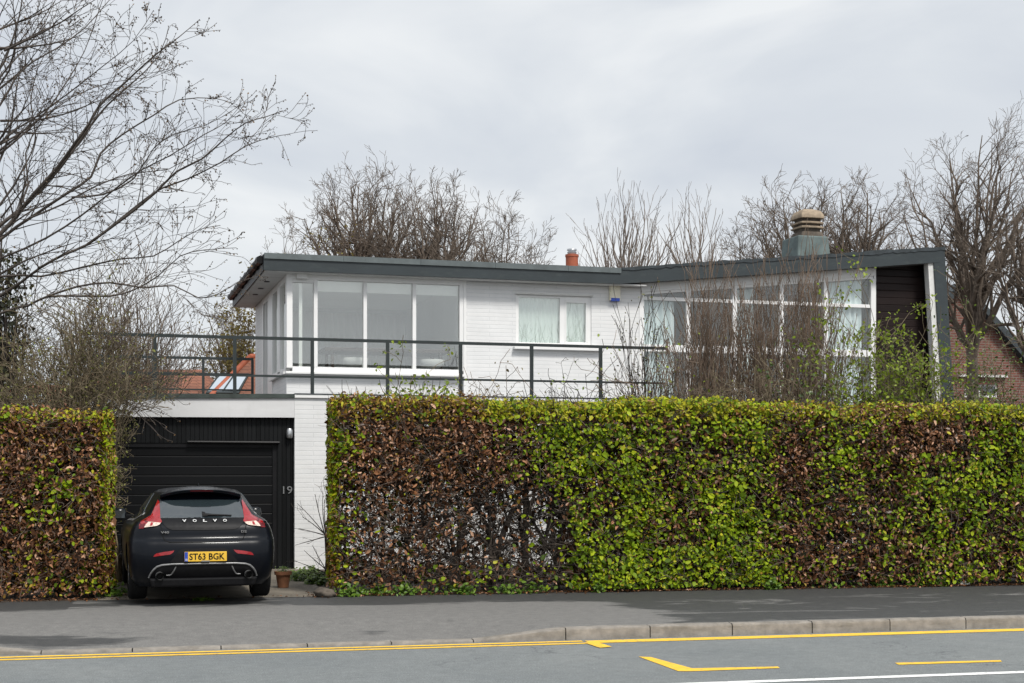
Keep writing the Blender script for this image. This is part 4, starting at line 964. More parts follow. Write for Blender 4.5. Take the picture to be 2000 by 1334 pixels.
tree('bare_tree', 'bushy bare tree directly behind the stone chimney', 'tree', 1555, 45, 362, 140, 620, 15, nl=21, sec=12, r0=.2, group=grp)
tree('bare_tree', 'dense bare tree between the stone chimney and the raked end of the roof', 'tree', 1680, 44, 352, 115, 620, 16, nl=18, sec=12, r0=.2, group=grp)
tree('bare_tree', 'low thin bare tree between the pale shoots and the stone chimney', 'tree', 1450, 46, 425, 60, 620, 17, nl=7, sec=9, r0=.1, group=grp)
tree('bare_tree', 'tallest bare tree standing beside the raked end of the house before the brick neighbour', 'tree', 1912, 36, 245, 205, 560, 18, nl=17, sec=12, r0=.15, group=grp, cfg=dict(k=(3, 5)))
tree('bare_tree', 'bare tree at the picture edge past the tallest one, partly cut off', 'tree', 2012, 34, 360, 105, 600, 19, nl=11, sec=10, r0=.14, group=grp)
tree('bare_tree', 'small bare tree behind the terrace between the dense bush and the house', 'tree', 432, 52, 585, 75, 720, 20, nl=9, sec=8, r0=.09, group=grp)

# the near tree whose limbs reach in over the garage: trunk outside the frame, limbs traced
rr = random.Random(77); YN = 21.0
nt_ = thing('bare_tree', 'large near bare tree reaching long bent limbs in over the garage, twigs hung with buds', 'tree', at(-150, HZ, 21.6))
NB = Vector(nt_.location); NB.z = 0; nt_.location = NB
T = Tubes(NB); tr_ = [(-150, 1140, 21.6), (-148, 900, 21.5), (-150, 700, 21.4), (-135, 600, 21.3), (-120, 480, 21.2), (-100, 330, 21), (-95, 150, 21), (-80, -60, 21)]
T.add([at(*p) for p in tr_], [.26, .24, .22, .2, .17, .13, .09, .04]); T.build('trunk', MT['bark_dark'], nt_)
T = Tubes(NB); tips = []
LIMBS = [  # (radius, depth start, depth end, [(px,py)...])
 (.085, 21.3, 19.6, [(-130, 600), (-40, 500), (5, 452), (30, 425), (65, 380), (110, 330), (150, 275), (175, 240), (195, 205), (240, 165), (300, 110), (350, 72), (390, 38)]),
 (.07, 21.3, 20.8, [(-120, 560), (0, 440), (40, 410), (75, 375), (120, 325), (170, 255), (210, 205), (255, 165), (310, 110), (330, 50)]),
 (.06, 21.3, 22.0, [(-120, 580), (0, 468), (60, 425), (130, 378), (178, 345), (196, 300), (240, 262), (300, 225), (350, 195), (420, 192), (455, 203)]),
 (.06, 21.3, 20.2, [(-130, 660), (0, 578), (40, 552), (80, 522), (125, 497), (170, 478), (230, 432), (285, 388), (320, 366), (365, 350), (430, 318), (480, 285), (530, 268), (566, 262)]),
 (.05, 20.8, 19.4, [(170, 478), (250, 420), (305, 375), (345, 335), (395, 310), (440, 270), (480, 240), (520, 228), (552, 216)]),
 (.05, 21.3, 20.0, [(-130, 690), (0, 612), (55, 597), (90, 580), (150, 578), (215, 578), (262, 566), (310, 538), (352, 500), (400, 488), (462, 484)]),
 (.035, 20.6, 19.4, [(90, 580), (150, 560), (215, 552), (280, 562), (340, 558), (388, 582), (430, 572), (470, 548)]),
 (.04, 21.2, 22.2, [(-110, 330), (0, 205), (30, 152), (65, 120), (110, 95), (165, 55), (205, 10), (240, -30)]),
 (.04, 21.2, 22.4, [(-105, 380), (0, 300), (45, 262), (90, 218), (130, 160), (165, 100), (190, 30), (210, -30)]),
 (.035, 21.2, 20.4, [(-105, 420), (0, 280), (60, 235), (130, 185), (200, 130), (260, 80), (300, 20)]),
 (.04, 21.2, 22.5, [(-100, 300), (0, 150), (50, 95), (90, 40), (120, -30)]),
 (.045, 21.2, 22.8, [(-115, 520), (0, 400), (45, 330), (70, 270), (60, 200), (75, 130), (110, 70)]),
 (.04, 21.2, 19.9, [(-115, 540), (0, 505), (90, 465), (160, 420), (230, 365), (280, 330), (330, 305), (400, 262), (440, 240), (470, 205)]),
 (.04, 21.2, 21.5, [(-115, 600), (0, 540), (80, 540), (170, 520), (240, 505), (300, 500), (350, 470), (390, 448), (430, 440)]),
 (.03, 20.8, 20.0, [(140, 385), (200, 380), (260, 350), (300, 290), (340, 262), (400, 245), (452, 218)]),
 (.03, 20.8, 21.6, [(60, 425), (120, 400), (190, 362), (260, 338), (330, 330), (400, 290)]),
 (.03, 20.8, 22.4, [(30, 425), (55, 360), (50, 300), (80, 240), (140, 190), (220, 160), (300, 150), (345, 130)]),
]
ncfg = dict(wig=.10, up=.03, k=(3, 5), ang=(18, 50), ratio=(.4, .7), rmin=.0035, bend=.5)
for r1, y0, y1, pts in LIMBS:
    P_ = []
    for i, (x, y) in enumerate(pts):
        f = i / (len(pts) - 1); P_.append(at(x, y, y0 + (y1 - y0) * f + rr.gauss(0, .10)))
    Q = []
    for i in range(len(P_) - 1):      # smooth in-between points
        a = P_[max(0, i - 1)]; b = P_[i]; c = P_[i + 1]; d = P_[min(len(P_) - 1, i + 2)]
        for t in (0, .5): Q.append(.5 * ((2 * b) + (c - a) * t + (2 * a - 5 * b + 4 * c - d) * t * t + (3 * b - a - 3 * c + d) * t ** 3))
    Q.append(P_[-1]); n = len(Q) - 1
    rad = [max(.004, r1 * .40 * (1 - i / n) ** .9 + .003) for i in range(n + 1)]; T.add(Q, rad)
    tips.append((Q[-1], (Q[-1] - Q[-2]).normalized()))
    ln = sum((Q[i + 1] - Q[i]).length for i in range(n)); m = int(ln / .23)
    for j in range(m):
        f = .12 + .86 * (j + rr.random()) / m; i = min(n - 1, int(f * n)); q = Q[i].lerp(Q[i + 1], f * n - i); td = (Q[i + 1] - Q[i]).normalized()
        d = rotv(td, perp(td, rr), R(rr.uniform(20, 55)))
        grow(T, q, d, rr.uniform(.45, 1.5) * (1.15 - .85 * f), max(.0035, rad[i] * .45), rr.choice((1, 1, 1, 2)), rr, ncfg, tips)
for j in range(20):                  # twiggy growth from limbs nearer the trunk
    p = at(rr.uniform(-60, 10), rr.uniform(60, 560), rr.uniform(20.5, 22.5)); d = Vector((rr.uniform(.3, 1), rr.uniform(-.4, .4), rr.uniform(-.1, 1)))
    grow(T, p, d, rr.uniform(1.0, 1.9), .02, 2, rr, ncfg, tips)
for j in range(14):                  # drooping ends over the garage front
    p = at(rr.uniform(170, 300), rr.uniform(700, 790), 20.6); d = Vector((rr.uniform(.4, 1), -.1, rr.uniform(-.5, .1)))
    grow(T, p, d, rr.uniform(.5, .95), .007, 1, rr, dict(ncfg, up=-.03), tips)
T.build('crown', MT['bark_dark'], nt_)
bp, bn, bs = [], [], []
for p, d in tips:
    for k in range(3):
        bp.append(p - d * .05 * k + Vector((rr.gauss(0, .008), rr.gauss(0, .008), -.012))); bn.append((rr.gauss(0, 1), rr.gauss(0, 1), rr.gauss(0, 1))); bs.append(rr.uniform(.016, .034))
MT['bud'] = foliage('dark_buds_and_old_catkins', [(.0, (.05, .038, .028)), (.6, (.10, .07, .045)), (1, (.20, .12, .05))], .7, .1)
leaves('buds', bp, bn, bs, MT['bud'], nt_, NB, 5, .75, .3, .6)

def shrub(name, label, cat, px, Y, top, half, seed, n, mat, cfg=None, lvl=2, fan=1.0, base=0.0, r0=.014, group=None, stem_sd=.1, rough=1.0, clip=None):
    rr = random.Random(seed); B = at(px, HZ, Y); B.z = base; H = CH + (HZ - top) / F * Y - base; Rr = half / F * Y
    cfg = dict(dict(wig=.05, up=.07, k=(3, 5), ang=(10, 30), ratio=(.35, .6), rmin=.0042, bend=.15), **(cfg or {}))
    t = thing(name, label, cat, B, 0, group); T = Tubes(B); T.clip = clip; tips = []
    for i in range(n):
        az = rr.uniform(0, 6.28); rho = rr.random() ** .6; st = B + Vector((rr.gauss(0, stem_sd), rr.gauss(0, stem_sd), 0))
        tg = B + Vector((Rr * rho * math.cos(az), Rr * .6 * rho * math.sin(az), H * rr.uniform(.72, 1.0) * (1 - .18 * rho * rough)))
        mid = st.lerp(tg, .5) + Vector(((tg.x - st.x) * .2 * fan, 0, 0)); ln = (tg - st).length; pts = bez(st, mid, tg, 8)
        pts = [p + Vector((rr.gauss(0, 1), rr.gauss(0, 1), 0)) * ln * .007 for p in pts]; rad = [max(cfg['rmin'], r0 * rr.uniform(.7, 1.2) * (1 - .85 * k / 8)) for k in range(9)]
        T.add(pts, rad); tips.append((pts[-1], (pts[-1] - pts[-2]).normalized()))
        for j in range(7):
            f = .25 + .75 * (j + rr.random()) / 7; k = min(7, int(f * 8)); q = pts[k].lerp(pts[k + 1], f * 8 - k); td = (pts[k + 1] - pts[k]).normalized()
            grow(T, q, rotv(td, perp(td, rr), R(rr.uniform(*cfg['ang']))), ln * rr.uniform(.12, .30), max(cfg['rmin'], rad[k] * .55), lvl - 1, rr, cfg, tips)
    T.build('stems', MT[mat], t); return t, tips, B
def leafy(t, tips, B, n, m, size, seed, sp=.10, filt=None, name='leaves'):
    rr = random.Random(seed); P_, N_, S_ = [], [], []
    for i in range(n):
        p, d = rr.choice(tips); q = p - d * rr.uniform(0, .25) + Vector((rr.gauss(0, sp), rr.gauss(0, sp), rr.gauss(0, sp)))
        if filt and not filt(q): continue
        P_.append(q); N_.append((rr.gauss(0, .7), rr.gauss(0, .7) - .5, rr.gauss(.5, .7))); S_.append(size * rr.uniform(.6, 1.3))
    leaves(name, P_, N_, S_, m, t, B, seed)
MT['spring'] = foliage('fresh_spring_leaves', [(0, (.09, .14, .012)), (.5, (.18, .25, .014)), (1, (.30, .37, .03))], .5, .4)
MT['olive'] = foliage('olive_buds', [(0, (.09, .085, .03)), (.6, (.15, .14, .045)), (1, (.25, .27, .06))], .6, .3)
MT['ivy'] = foliage('dark_ivy_leaves', [(0, (.022, .028, .012)), (.5, (.045, .050, .018)), (.8, (.085, .075, .025)), (1, (.13, .12, .04))], .35, .12, .5)
MT['ochre'] = foliage('ochre_foliage', [(0, (.09, .065, .018)), (.5, (.16, .12, .028)), (1, (.22, .19, .05))], .6, .3)
g2 = 'shrubs between the hedge and the house'
up_ = dict(wig=.045, up=.10, k=(4, 5), ang=(8, 26), bend=.12)
shrub('twiggy_shrub', 'reddish upright twiggy shrub before the glazed wall, next to the end of the railing', 'shrub', 1370, 22.6, 548, 78, 31, 54, 'twig_red', up_, group=g2)
shrub('twiggy_shrub', 'broad reddish twiggy shrub in the middle of the glazed wall', 'shrub', 1475, 22.8, 552, 80, 32, 56, 'twig_red', up_, group=g2)
shrub('twiggy_shrub', 'tallest reddish twiggy shrub, reaching the fascia below the stone chimney', 'shrub', 1575, 22.9, 522, 88, 33, 70, 'twig_red', up_, group=g2)
t, tips, B = shrub('budding_shrub', 'sparse dark budding shrub where the railing meets the glazed wall', 'shrub', 1268, 21.8, 555, 55, 34, 16, 'twig_dark', dict(up=.06), group=g2); leafy(t, tips, B, 500, MT['olive'], .035, 3, .03, name='buds')
t, tips, B = shrub('tangled_shrub', 'low tangled brown climber around the end of the railing', 'shrub', 1280, 21.2, 668, 95, 35, 36, 'twig_red', dict(wig=.16, up=.0, ang=(20, 70), bend=.8), group=g2, stem_sd=.5); leafy(t, tips, B, 260, MT['spring'], .05, 4, .05)
t, tips, B = shrub('tangled_shrub', 'low grey-brown tangle between the two wider reddish shrubs', 'shrub', 1470, 21.6, 660, 150, 351, 40, 'twig_olive', dict(wig=.15, up=.0, ang=(20, 70), bend=.7), group=g2, stem_sd=.3); leafy(t, tips, B, 300, MT['olive'], .04, 41, .05)
# green-leaved arching shrub before the raked end
t, tips, B = shrub('leafy_shrub', 'green arching shrub with small fresh leaves before the last glazed bay', 'shrub', 1690, 21.8, 600, 100, 36, 30, 'twig_olive', dict(wig=.12, up=.02, ang=(25, 65), bend=.6, k=(3, 4)), group=g2, stem_sd=.25, r0=.018)
leafy(t, tips, B, 3800, MT['spring'], .06, 5, .07)
t, tips, B = shrub('leafy_shrub', 'thin arching green shrub before the dark boarded recess', 'shrub', 1790, 21.6, 632, 85, 37, 22, 'twig_olive', dict(wig=.12, up=.0, ang=(25, 65), bend=.7, k=(3, 4)), group=g2, stem_sd=.3, r0=.017)
leafy(t, tips, B, 2800, MT['spring'], .055, 6, .06)
t, tips, B = shrub('leafy_shrub', 'small dark green evergreen bush poking over the hedge among the reddish twigs', 'shrub', 1580, 21.0, 715, 50, 38, 14, 'twig_olive', dict(wig=.12, up=.03, ang=(25, 60), bend=.4), group=g2, stem_sd=.2)
MT['evergreen'] = foliage('evergreen_leaves', [(0, (.03, .055, .01)), (.6, (.06, .10, .014)), (1, (.12, .18, .02))], .4, .2)
leafy(t, tips, B, 1500, MT['evergreen'], .05, 7, .07)
t, tips, B = shrub('leafy_shrub', 'low green undergrowth bush beneath the tallest bare tree', 'shrub', 1945, 24.0, 640, 85, 39, 24, 'twig_olive', dict(wig=.12, up=.03, ang=(25, 60), bend=.5), group=g2, stem_sd=.4)
leafy(t, tips, B, 2200, MT['evergreen'], .05, 8, .10)
# sprigs over the hedge before the terrace
t, tips, B = shrub('bramble', 'sparse bramble with bright leaves sticking up before the corner window', 'shrub', 825, 20.6, 672, 75, 40, 12, 'twig_olive', dict(wig=.12, up=.0, ang=(25, 65), bend=.6, k=(2, 3)), group=g2, stem_sd=.35, r0=.009)
leafy(t, tips, B, 1000, MT['spring'], .06, 9, .05)
t, tips, B = shrub('bramble', 'sparse bramble with brown withered twigs below the bedroom window', 'shrub', 985, 20.8, 688, 105, 41, 17, 'twig_red', dict(wig=.12, up=.0, ang=(25, 65), bend=.6, k=(2, 3)), group=g2, stem_sd=.5, r0=.008)
leafy(t, tips, B, 200, MT['ochre'], .045, 10, .05)
t, tips, B = shrub('bramble', 'dark twiggy bramble between the bedroom window and the tangled climber', 'shrub', 1150, 20.9, 690, 90, 42, 16, 'twig_dark', dict(wig=.14, up=.0, ang=(25, 65), bend=.6, k=(2, 3)), group=g2, stem_sd=.4, r0=.009)
leafy(t, tips, B, 160, MT['spring'], .05, 11, .05)
# behind the brown hedge: dense bush, taller bush behind, ivy-clad tree, ochre tree
t, tips, B = shrub('dense_bush', 'dense olive-brown budding bush behind the brown hedge, spilling over the garage roof', 'bush', 150, 20.6, 552, 205, 43, 210, 'twig_olive', dict(wig=.13, up=.01, ang=(20, 60), bend=.5, k=(4, 6)), stem_sd=.3, r0=.02, rough=2.0, fan=-2.2, clip=lambda P: any(p.x > -5.62 and p.z < 2.5 for p in P))
leafy(t, tips, B, 7000, MT['olive'], .04, 12, .05, name='buds', filt=lambda p: p.x < -5.62 or p.z > 2.62)
t, tips, B = shrub('tall_bush', 'taller brown twiggy bush behind the olive bush and the railing', 'bush', 235, 31, 535, 130, 44, 110, 'bark', dict(wig=.10, up=.04, ang=(20, 50), bend=.4, k=(3, 6), rmin=.006), stem_sd=.5, r0=.03)
t, tips, B = shrub('ivy_clad_tree', 'dark ivy-clad tree at the picture edge above the brown hedge', 'tree', -8, 22.5, 470, 62, 45, 40, 'bark_dark', dict(wig=.12, up=.03, ang=(20, 60), bend=.4), stem_sd=.2, r0=.04, rough=.6)
rr = random.Random(46); P_, N_ = [], []
for i in range(3000):
    a = rr.uniform(0, 6.28); z = rr.random(); q = (.35 + .3 * math.sin(z * 9 + a * 2) ** 2) * (1.15 - .55 * z) + rr.gauss(0, .10)
    P_.append(B + Vector((q * math.cos(a), q * math.sin(a), 1.2 + z * 3.9))); N_.append((math.cos(a) + rr.gauss(0, .5), math.sin(a) + rr.gauss(0, .5), .4 + rr.gauss(0, .4)))
leaves('ivy', P_, N_, [rr.uniform(.04, .085) for _ in P_], MT['ivy'], t, B, 13, .9)
t, tips, B = shrub('ochre_conifer', 'ochre-leaved tree behind the terrace beside the eave', 'tree', 476, 50, 592, 34, 47, 26, 'bark', dict(wig=.1, up=.04, ang=(20, 50), rmin=.006), stem_sd=.2, r0=.04)
leafy(t, tips, B, 5200, MT['ochre'], .105, 14, .2)
t, tips, B = shrub('ochre_conifer', 'top of an ochre bush showing above the flat roof near the gutter corner', 'tree', 618, 40, 488, 34, 48, 14, 'bark', dict(wig=.1, up=.04, ang=(20, 50), rmin=.006), stem_sd=.2, r0=.04)
leafy(t, tips, B, 3000, MT['ochre'], .085, 15, .16)
# far treeline shrubs behind the neighbours
t, tips, B = shrub('far_bush', 'distant grey-brown scrub behind the tiled roof', 'bush', 330, 52, 640, 190, 49, 60, 'bark', dict(wig=.1, up=.05, rmin=.009, k=(3, 5)), stem_sd=3.0, r0=.04)

# ------------------------------------------------------------------ neighbouring houses
NBO = Vector((-9.2, 40, 0)); nb = thing('tiled_house', 'low neighbouring house with an orange tiled hipped roof and a rooflight', 'house', NBO)
loc = lambda p: tuple(Vector(p) - NBO)
m = MB(); e0, e1 = at(90, 858, 39.6), at(600, 858, 39.6); m.box(e0.x - NBO.x, e1.x - NBO.x, -.4, 7, 0, 2.45); m.build('wall', MT['red_brick'], nb)
m = MB()      # main hip behind, wing with the rooflight in front of it
q = [at(60, 862, 39.2), at(480, 862, 39.2), at(395, 722, 43), at(170, 722, 43)]; bk0, bk1 = q[0] + Vector((0, 7.6, 0)), q[1] + Vector((0, 7.6, 0))
m.add([loc(p) for p in q + [bk0, bk1]], [(0, 1, 2, 3), (1, 5, 2), (5, 4, 3, 2), (4, 0, 3), (0, 4, 5, 1)]); rf = m.build('roof', MT['tile'], nb)
W = [at(318, 868, 37.6), at(640, 868, 37.6), at(640, 697, 41), at(489, 697, 41)]; b0, b1 = W[0] + Vector((0, 7, 0)), W[1] + Vector((0, 7, 0))
m = MB(); m.add([loc(p) for p in W + [b0, b1]], [(0, 1, 2, 3), (1, 5, 2), (5, 4, 3, 2), (4, 0, 3), (0, 4, 5, 1)]); m.build('hipped_wing', MT['tile'], rf)
m = MB(); m.tube([loc(W[0] + (W[3] - W[0]) * t) for t in (0, .5, 1)], .09, 8); m.tube([loc(W[3]), loc(W[2])], .09, 8); m.build('ridge_tiles', MT['terracotta'], rf, smooth=True)
wn_ = (W[1] - W[0]).cross(W[3] - W[0]).normalized(); wn_ = wn_ if wn_.z > 0 else -wn_
def onw(px, py, h):      # the point of the wing's slope seen at a picture point, raised by h along its normal
    o_, d_ = Vector((0, 0, CH)), Vector(((px - 1000) / F, 1, (HZ - py) / F)); t = (W[0] - o_).dot(wn_) / d_.dot(wn_); return Vector(loc(o_ + d_ * t + wn_ * h))
def slab(mb, P_, h0, h1):
    mb.hexa([tuple(onw(*p, h0)) for p in P_] + [tuple(onw(*p, h1)) for p in P_])
m = MB(); slab(m, [(402, 770), (467, 770), (487, 732), (428, 732)], -.02, .05); rlf = m.build('rooflight', MT['rail'], nb)
MT['rooflight'] = simple('reflective_rooflight_glass', (.38, .43, .48), .1, .05, 1)
for P_ in ([(407, 767), (434, 767), (456, 735), (431, 735)], [(438, 767), (464, 767), (483, 735), (460, 735)]):
    m = MB(); slab(m, P_, .03, .058); m.build('pane', MT['rooflight'], rlf)
A_ = at(75, HZ, 36); n3 = thing('tiled_outbuilding', 'small orange tiled roof with a pale rooflight behind the dense bush', 'house', (A_.x, A_.y, 0), R(14))
m = MB(); m.box(-1.6, 1.6, 0, 3, 0, 2.2); m.build('wall', MT['red_brick'], n3)
m = MB(); zq_ = CH + (HZ - 752) / F * 37.5; m.add([(-1.9, -.3, 2.1), (1.9, -.3, 2.1), (1.9, 3.3, 2.1), (-1.9, 3.3, 2.1), (-1.6, 1.5, zq_), (1.6, 1.5, zq_)], [(0, 1, 5, 4), (1, 2, 5), (2, 3, 4, 5), (3, 0, 4), (0, 3, 2, 1)]); rf3 = m.build('roof', MT['tile'], n3)
q_ = (zq_ - 2.1) / 1.8
m = MB(); m.hexa([(-.5, .6, 2.1 + .9 * q_ - .03), (.1, .6, 2.1 + .9 * q_ - .03), (.1, 1.2, 2.1 + 1.5 * q_ - .03), (-.5, 1.2, 2.1 + 1.5 * q_ - .03), (-.5, .55, 2.1 + .9 * q_ + .05), (.1, .55, 2.1 + .9 * q_ + .05), (.1, 1.15, 2.1 + 1.5 * q_ + .05), (-.5, 1.15, 2.1 + 1.5 * q_ + .05)]); m.build('rooflight', MT['rooflight'], n3)
A_ = at(1850, HZ, 41); n2 = thing('brick_house', 'red brick gabled neighbour house behind the tallest bare tree', 'house', (A_.x, A_.y, 0), R(14))
hx = lambda px: (px - 1850) / F * 41; hz = lambda py: CH + (HZ - py) / F * 41.3
w0, w1 = hx(1888), hx(1962); wz_0, wz_1 = hz(776), hz(751)
GL = [(hx(1780), hz(640)), (hx(1880), hz(568)), (hx(2090), hz(781))]
m = MB(); m.prism([(hx(1780), 0), (w0, 0), (w0, hz(573)), (hx(1880), hz(568)), GL[0]], 0, .3)
m.box(w0, w1, 0, .3, 0, wz_0); m.prism([(w0, wz_1), (w1, wz_1), (w1, hz(652)), (w0, hz(574))], 0, .3); m.prism([(w1, 0), (hx(2090), 0), GL[2], (w1, hz(652))], 0, .3)
m.build('wall', MT['red_brick'], n2)
m = MB(); m.prism([GL[0], GL[1], GL[2], (GL[2][0] + .35, GL[2][1] - .25), (GL[2][0] + .35, GL[2][1] - .05), (GL[1][0], GL[1][1] + .22), (GL[0][0] - .2, GL[0][1] + .05)], -.25, 7); m.build('roof', MT['felt_edge'], n2)
m = MB(); m.box(w0, w1, .05, .12, wz_1 - .05, wz_1); m.box(w0, w1, .05, .12, wz_0, wz_0 + .06)
for x in (w0, w0 + (w1 - w0) * .45, w1 - .06): m.box(x, x + .06, .052, .118, wz_0 + .06, wz_1 - .05)
wf = m.build('window', MT['white'], n2)
m = MB(); m.box(w0 + .06, w1 - .06, .08, .086, wz_0 + .06, wz_1 - .05); m.build('pane', MT['car_glass'], wf)
m = MB(); m.box(w0 - .2, w1 + .25, -.12, -.002, hz(737), hz(733)); m.build('string_course', MT['white_wood'], n2)

# ------------------------------------------------------------------ hedges
MT['hedge_green'] = foliage('spring_hedge_leaves', [(0, (.045, .085, .004)), (.35, (.125, .20, .005)), (.7, (.22, .31, .006)), (1, (.36, .43, .014))], .55, .22, .2)
MT['hedge_tip'] = foliage('yellow_green_hedge_tips', [(0, (.20, .20, .010)), (.5, (.33, .32, .012)), (1, (.48, .45, .025))], .5, .25, .25)
MT['hedge_brown'] = foliage('withered_brown_leaves', [(0, (.034, .014, .006)), (.4, (.095, .039, .015)), (.75, (.20, .085, .034)), (.93, (.40, .20, .105)), (1, (.60, .38, .25))], .4, .12, .3)
MT['hedge_olive'] = foliage('olive_brown_hedge_tips', [(0, (.12, .062, .010)), (.5, (.23, .135, .014)), (1, (.35, .235, .025))], .5, .25, .25)
def blob(x, y, cx, cy, rx, ry): return math.exp(-(((x - cx) / rx) ** 2 + ((y - cy) / ry) ** 2))
def vnoise(seed):
    g = np.random.default_rng(seed); G = g.random((64, 64))
    def f(x, y):
        i, j = int(math.floor(x)), int(math.floor(y)); u, v = x - i, y - j; u = u * u * (3 - 2 * u); v = v * v * (3 - 2 * v)
        a = G[i % 64, j % 64]; b = G[(i + 1) % 64, j % 64]; c = G[i % 64, (j + 1) % 64]; d = G[(i + 1) % 64, (j + 1) % 64]
        return (a * (1 - u) + b * u) * (1 - v) + (c * (1 - u) + d * u) * v
    return lambda x, y: .6 * f(x, y) + .4 * f(x * 2.3 + 7, y * 2.3 + 3)
def hedge(name, label, O, ang, a0, a1, thick, height, den, green, seed, holes=False, tw=lambda a, z: .8, per=1600, stemgap=.42, endface=None):
    """front face along local x at y=0; den(a,z) leaf density 0..1, green(a,z) -> (green, tip, olive) probabilities"""
    rr = random.Random(seed); g = np.random.default_rng(seed)
    h = thing(name, label, 'hedge', O, ang); Z0 = Vector((0, 0, 0))
    lump = vnoise(seed + 1)
    sets = {k: ([], [], []) for k in ('green', 'tip', 'olive', 'brown')}
    def put(a, y, z, nrm, pg=None, sz=1.0, at_=None):
        pg, pt, po = green(a, z) if pg is None else pg
        q = rr.random(); k = 'green' if q < pg else 'tip' if q < pg + pt else 'olive' if q < pg + pt + po else 'brown'
        P_, N_, S_ = sets[k]; P_.append((a, y, z)); N_.append((nrm[0] + rr.gauss(0, .55), nrm[1] + rr.gauss(0, .55), nrm[2] + rr.gauss(0, .55)))
        S_.append(sz * rr.uniform(.75, 1.25) * {'green': .061, 'tip': .048, 'olive': .042, 'brown': .056}[k])
    L_ = a1 - a0
    top = lambda a: height(a) if callable(height) else height
    bul = lambda a, z: .20 * (lump(a * 1.3, z * 1.3) - .5) + .11 * (lump(a * 4.5, z * 4.5 + 9) - .5) + .10 * max(0, z - top(a) + .22) ** 1 + (.5 * max(0, .14 - (a - a0)) if endface and endface[0][1] < 0 else .5 * max(0, .14 - (a1 - a)) if endface else 0)
    for _ in range(int(L_ * 2.55 * per)):                     # road face
        a = a0 + L_ * rr.random(); z = .05 + (top(a) - .05) * rr.random()
        if rr.random() > den(a, z) * .82 * min(1.2, max(.12, -.15 + 2.1 * lump(a * 4.2 + 3, z * 4.2))): continue
        put(a, bul(a, z) + abs(rr.gauss(0, .10)) - .04, z, (0, -1, .6))
    for _ in range(int(L_ * thick * per * .9)):               # top
        a = a0 + L_ * rr.random(); y = thick * rr.random(); hz_ = top(a) + rr.gauss(-.01, .04) + .07 * (lump(a * 2.6 + 50, y * 2) - .5) - .05 * (1 if y < .08 else 0)
        put(a, y, hz_, (0, -.5, .8), green(a, top(a)))
    for _ in range(int(L_ * 2.4 * per * 1.15)):               # old leaves inside and on the far face
        a = a0 + L_ * rr.random(); z = .08 + (top(a) - .13) * rr.random(); d_ = den(a, z)
        if rr.random() > d_ ** .9: continue
        far = rr.random() < .4; q = rr.random()
        put(a, thick - abs(rr.gauss(0, .12)) if far else rr.uniform(.22, thick - .1), z, (0, .8 * rr.choice((-1, 1)), .3), (.25, .0, .1) if far else (.06, .0, .05), 1.25 if far else 1.75)
    for (ae, sg) in (endface or []):                          # end face towards the driveway
        for _ in range(int(thick * 2.5 * per * 1.25)):
            y = thick * rr.random(); z = .08 + (top(ae) - .08) * rr.random(); bz = .07 * (lump(y * 3 + 30, z * 2.2) - .5)
            if z < .5 and rr.random() < .45: continue
            put(ae + sg * (bz - abs(rr.gauss(0, .06))), y, z, (sg, -.2, .3), endface_mix(name, z))
    for k, mt in (('green', 'hedge_green'), ('tip', 'hedge_tip'), ('olive', 'hedge_olive'), ('brown', 'hedge_brown')):
        P_, N_, S_ = sets[k]
        if P_: leaves({'green': 'green_leaves', 'tip': 'yellow_leaves', 'olive': 'olive_leaves', 'brown': 'brown_leaves'}[k], P_, N_, S_ * np.random.default_rng(seed).lognormal(0, .22, len(S_)), MT[mt], h, Z0, seed + len(k), .62 if k != 'brown' else .46, .3 if k != 'brown' else .55, .35)
    # woody frame: stems, branches and a mass of fine twigs
    T = Tubes(); S_ = Tubes(); a = a0 + .2; T.clip = S_.clip = lambda P: any(p[0] < a0 - .05 or p[0] > a1 + .05 for p in P)
    tcfg = dict(wig=.22, up=.0, k=(3, 4), ang=(25, 75), ratio=(.35, .7), rmin=.0028, bend=.9)
    while a < a1 - .05:
        y = thick * .5 + rr.gauss(0, .12); ht = top(a) * rr.uniform(.8, .97); lean = rr.gauss(0, .16)
        pts = [Vector((a + lean * t + rr.gauss(0, .02), y + rr.gauss(0, .025), ht * t)) for t in [i / 8 for i in range(9)]]
        r_ = rr.uniform(.020, .042); S_.add(pts, [r_ * (1.1 - .75 * i / 8) for i in range(9)])
        for j in range(13):
            f = .10 + .88 * rr.random(); i = min(7, int(f * 8)); q = pts[i].lerp(pts[i + 1], f * 8 - i)
            d = Vector((rr.gauss(0, 1), rr.gauss(0, .8), rr.uniform(.1, 1.2))); grow(T, q, d, rr.uniform(.4, .95), r_ * .40, 2, rr, tcfg)
        if rr.random() < .55:
            sg = rr.choice((-1, 1)); z0 = rr.uniform(.15, .6); p0 = Vector((a, y, z0)); p2 = Vector((a + sg * rr.uniform(.35, .7), y + rr.gauss(0, .1), z0 + rr.uniform(.7, 1.2)))
            S_.add(bez(p0, p0.lerp(p2, .5) + Vector((sg * .12, 0, -.1)), p2, 6), [r_ * .75 * (1 - .6 * i / 6) for i in range(7)])
        a += stemgap * rr.uniform(.75, 1.25)
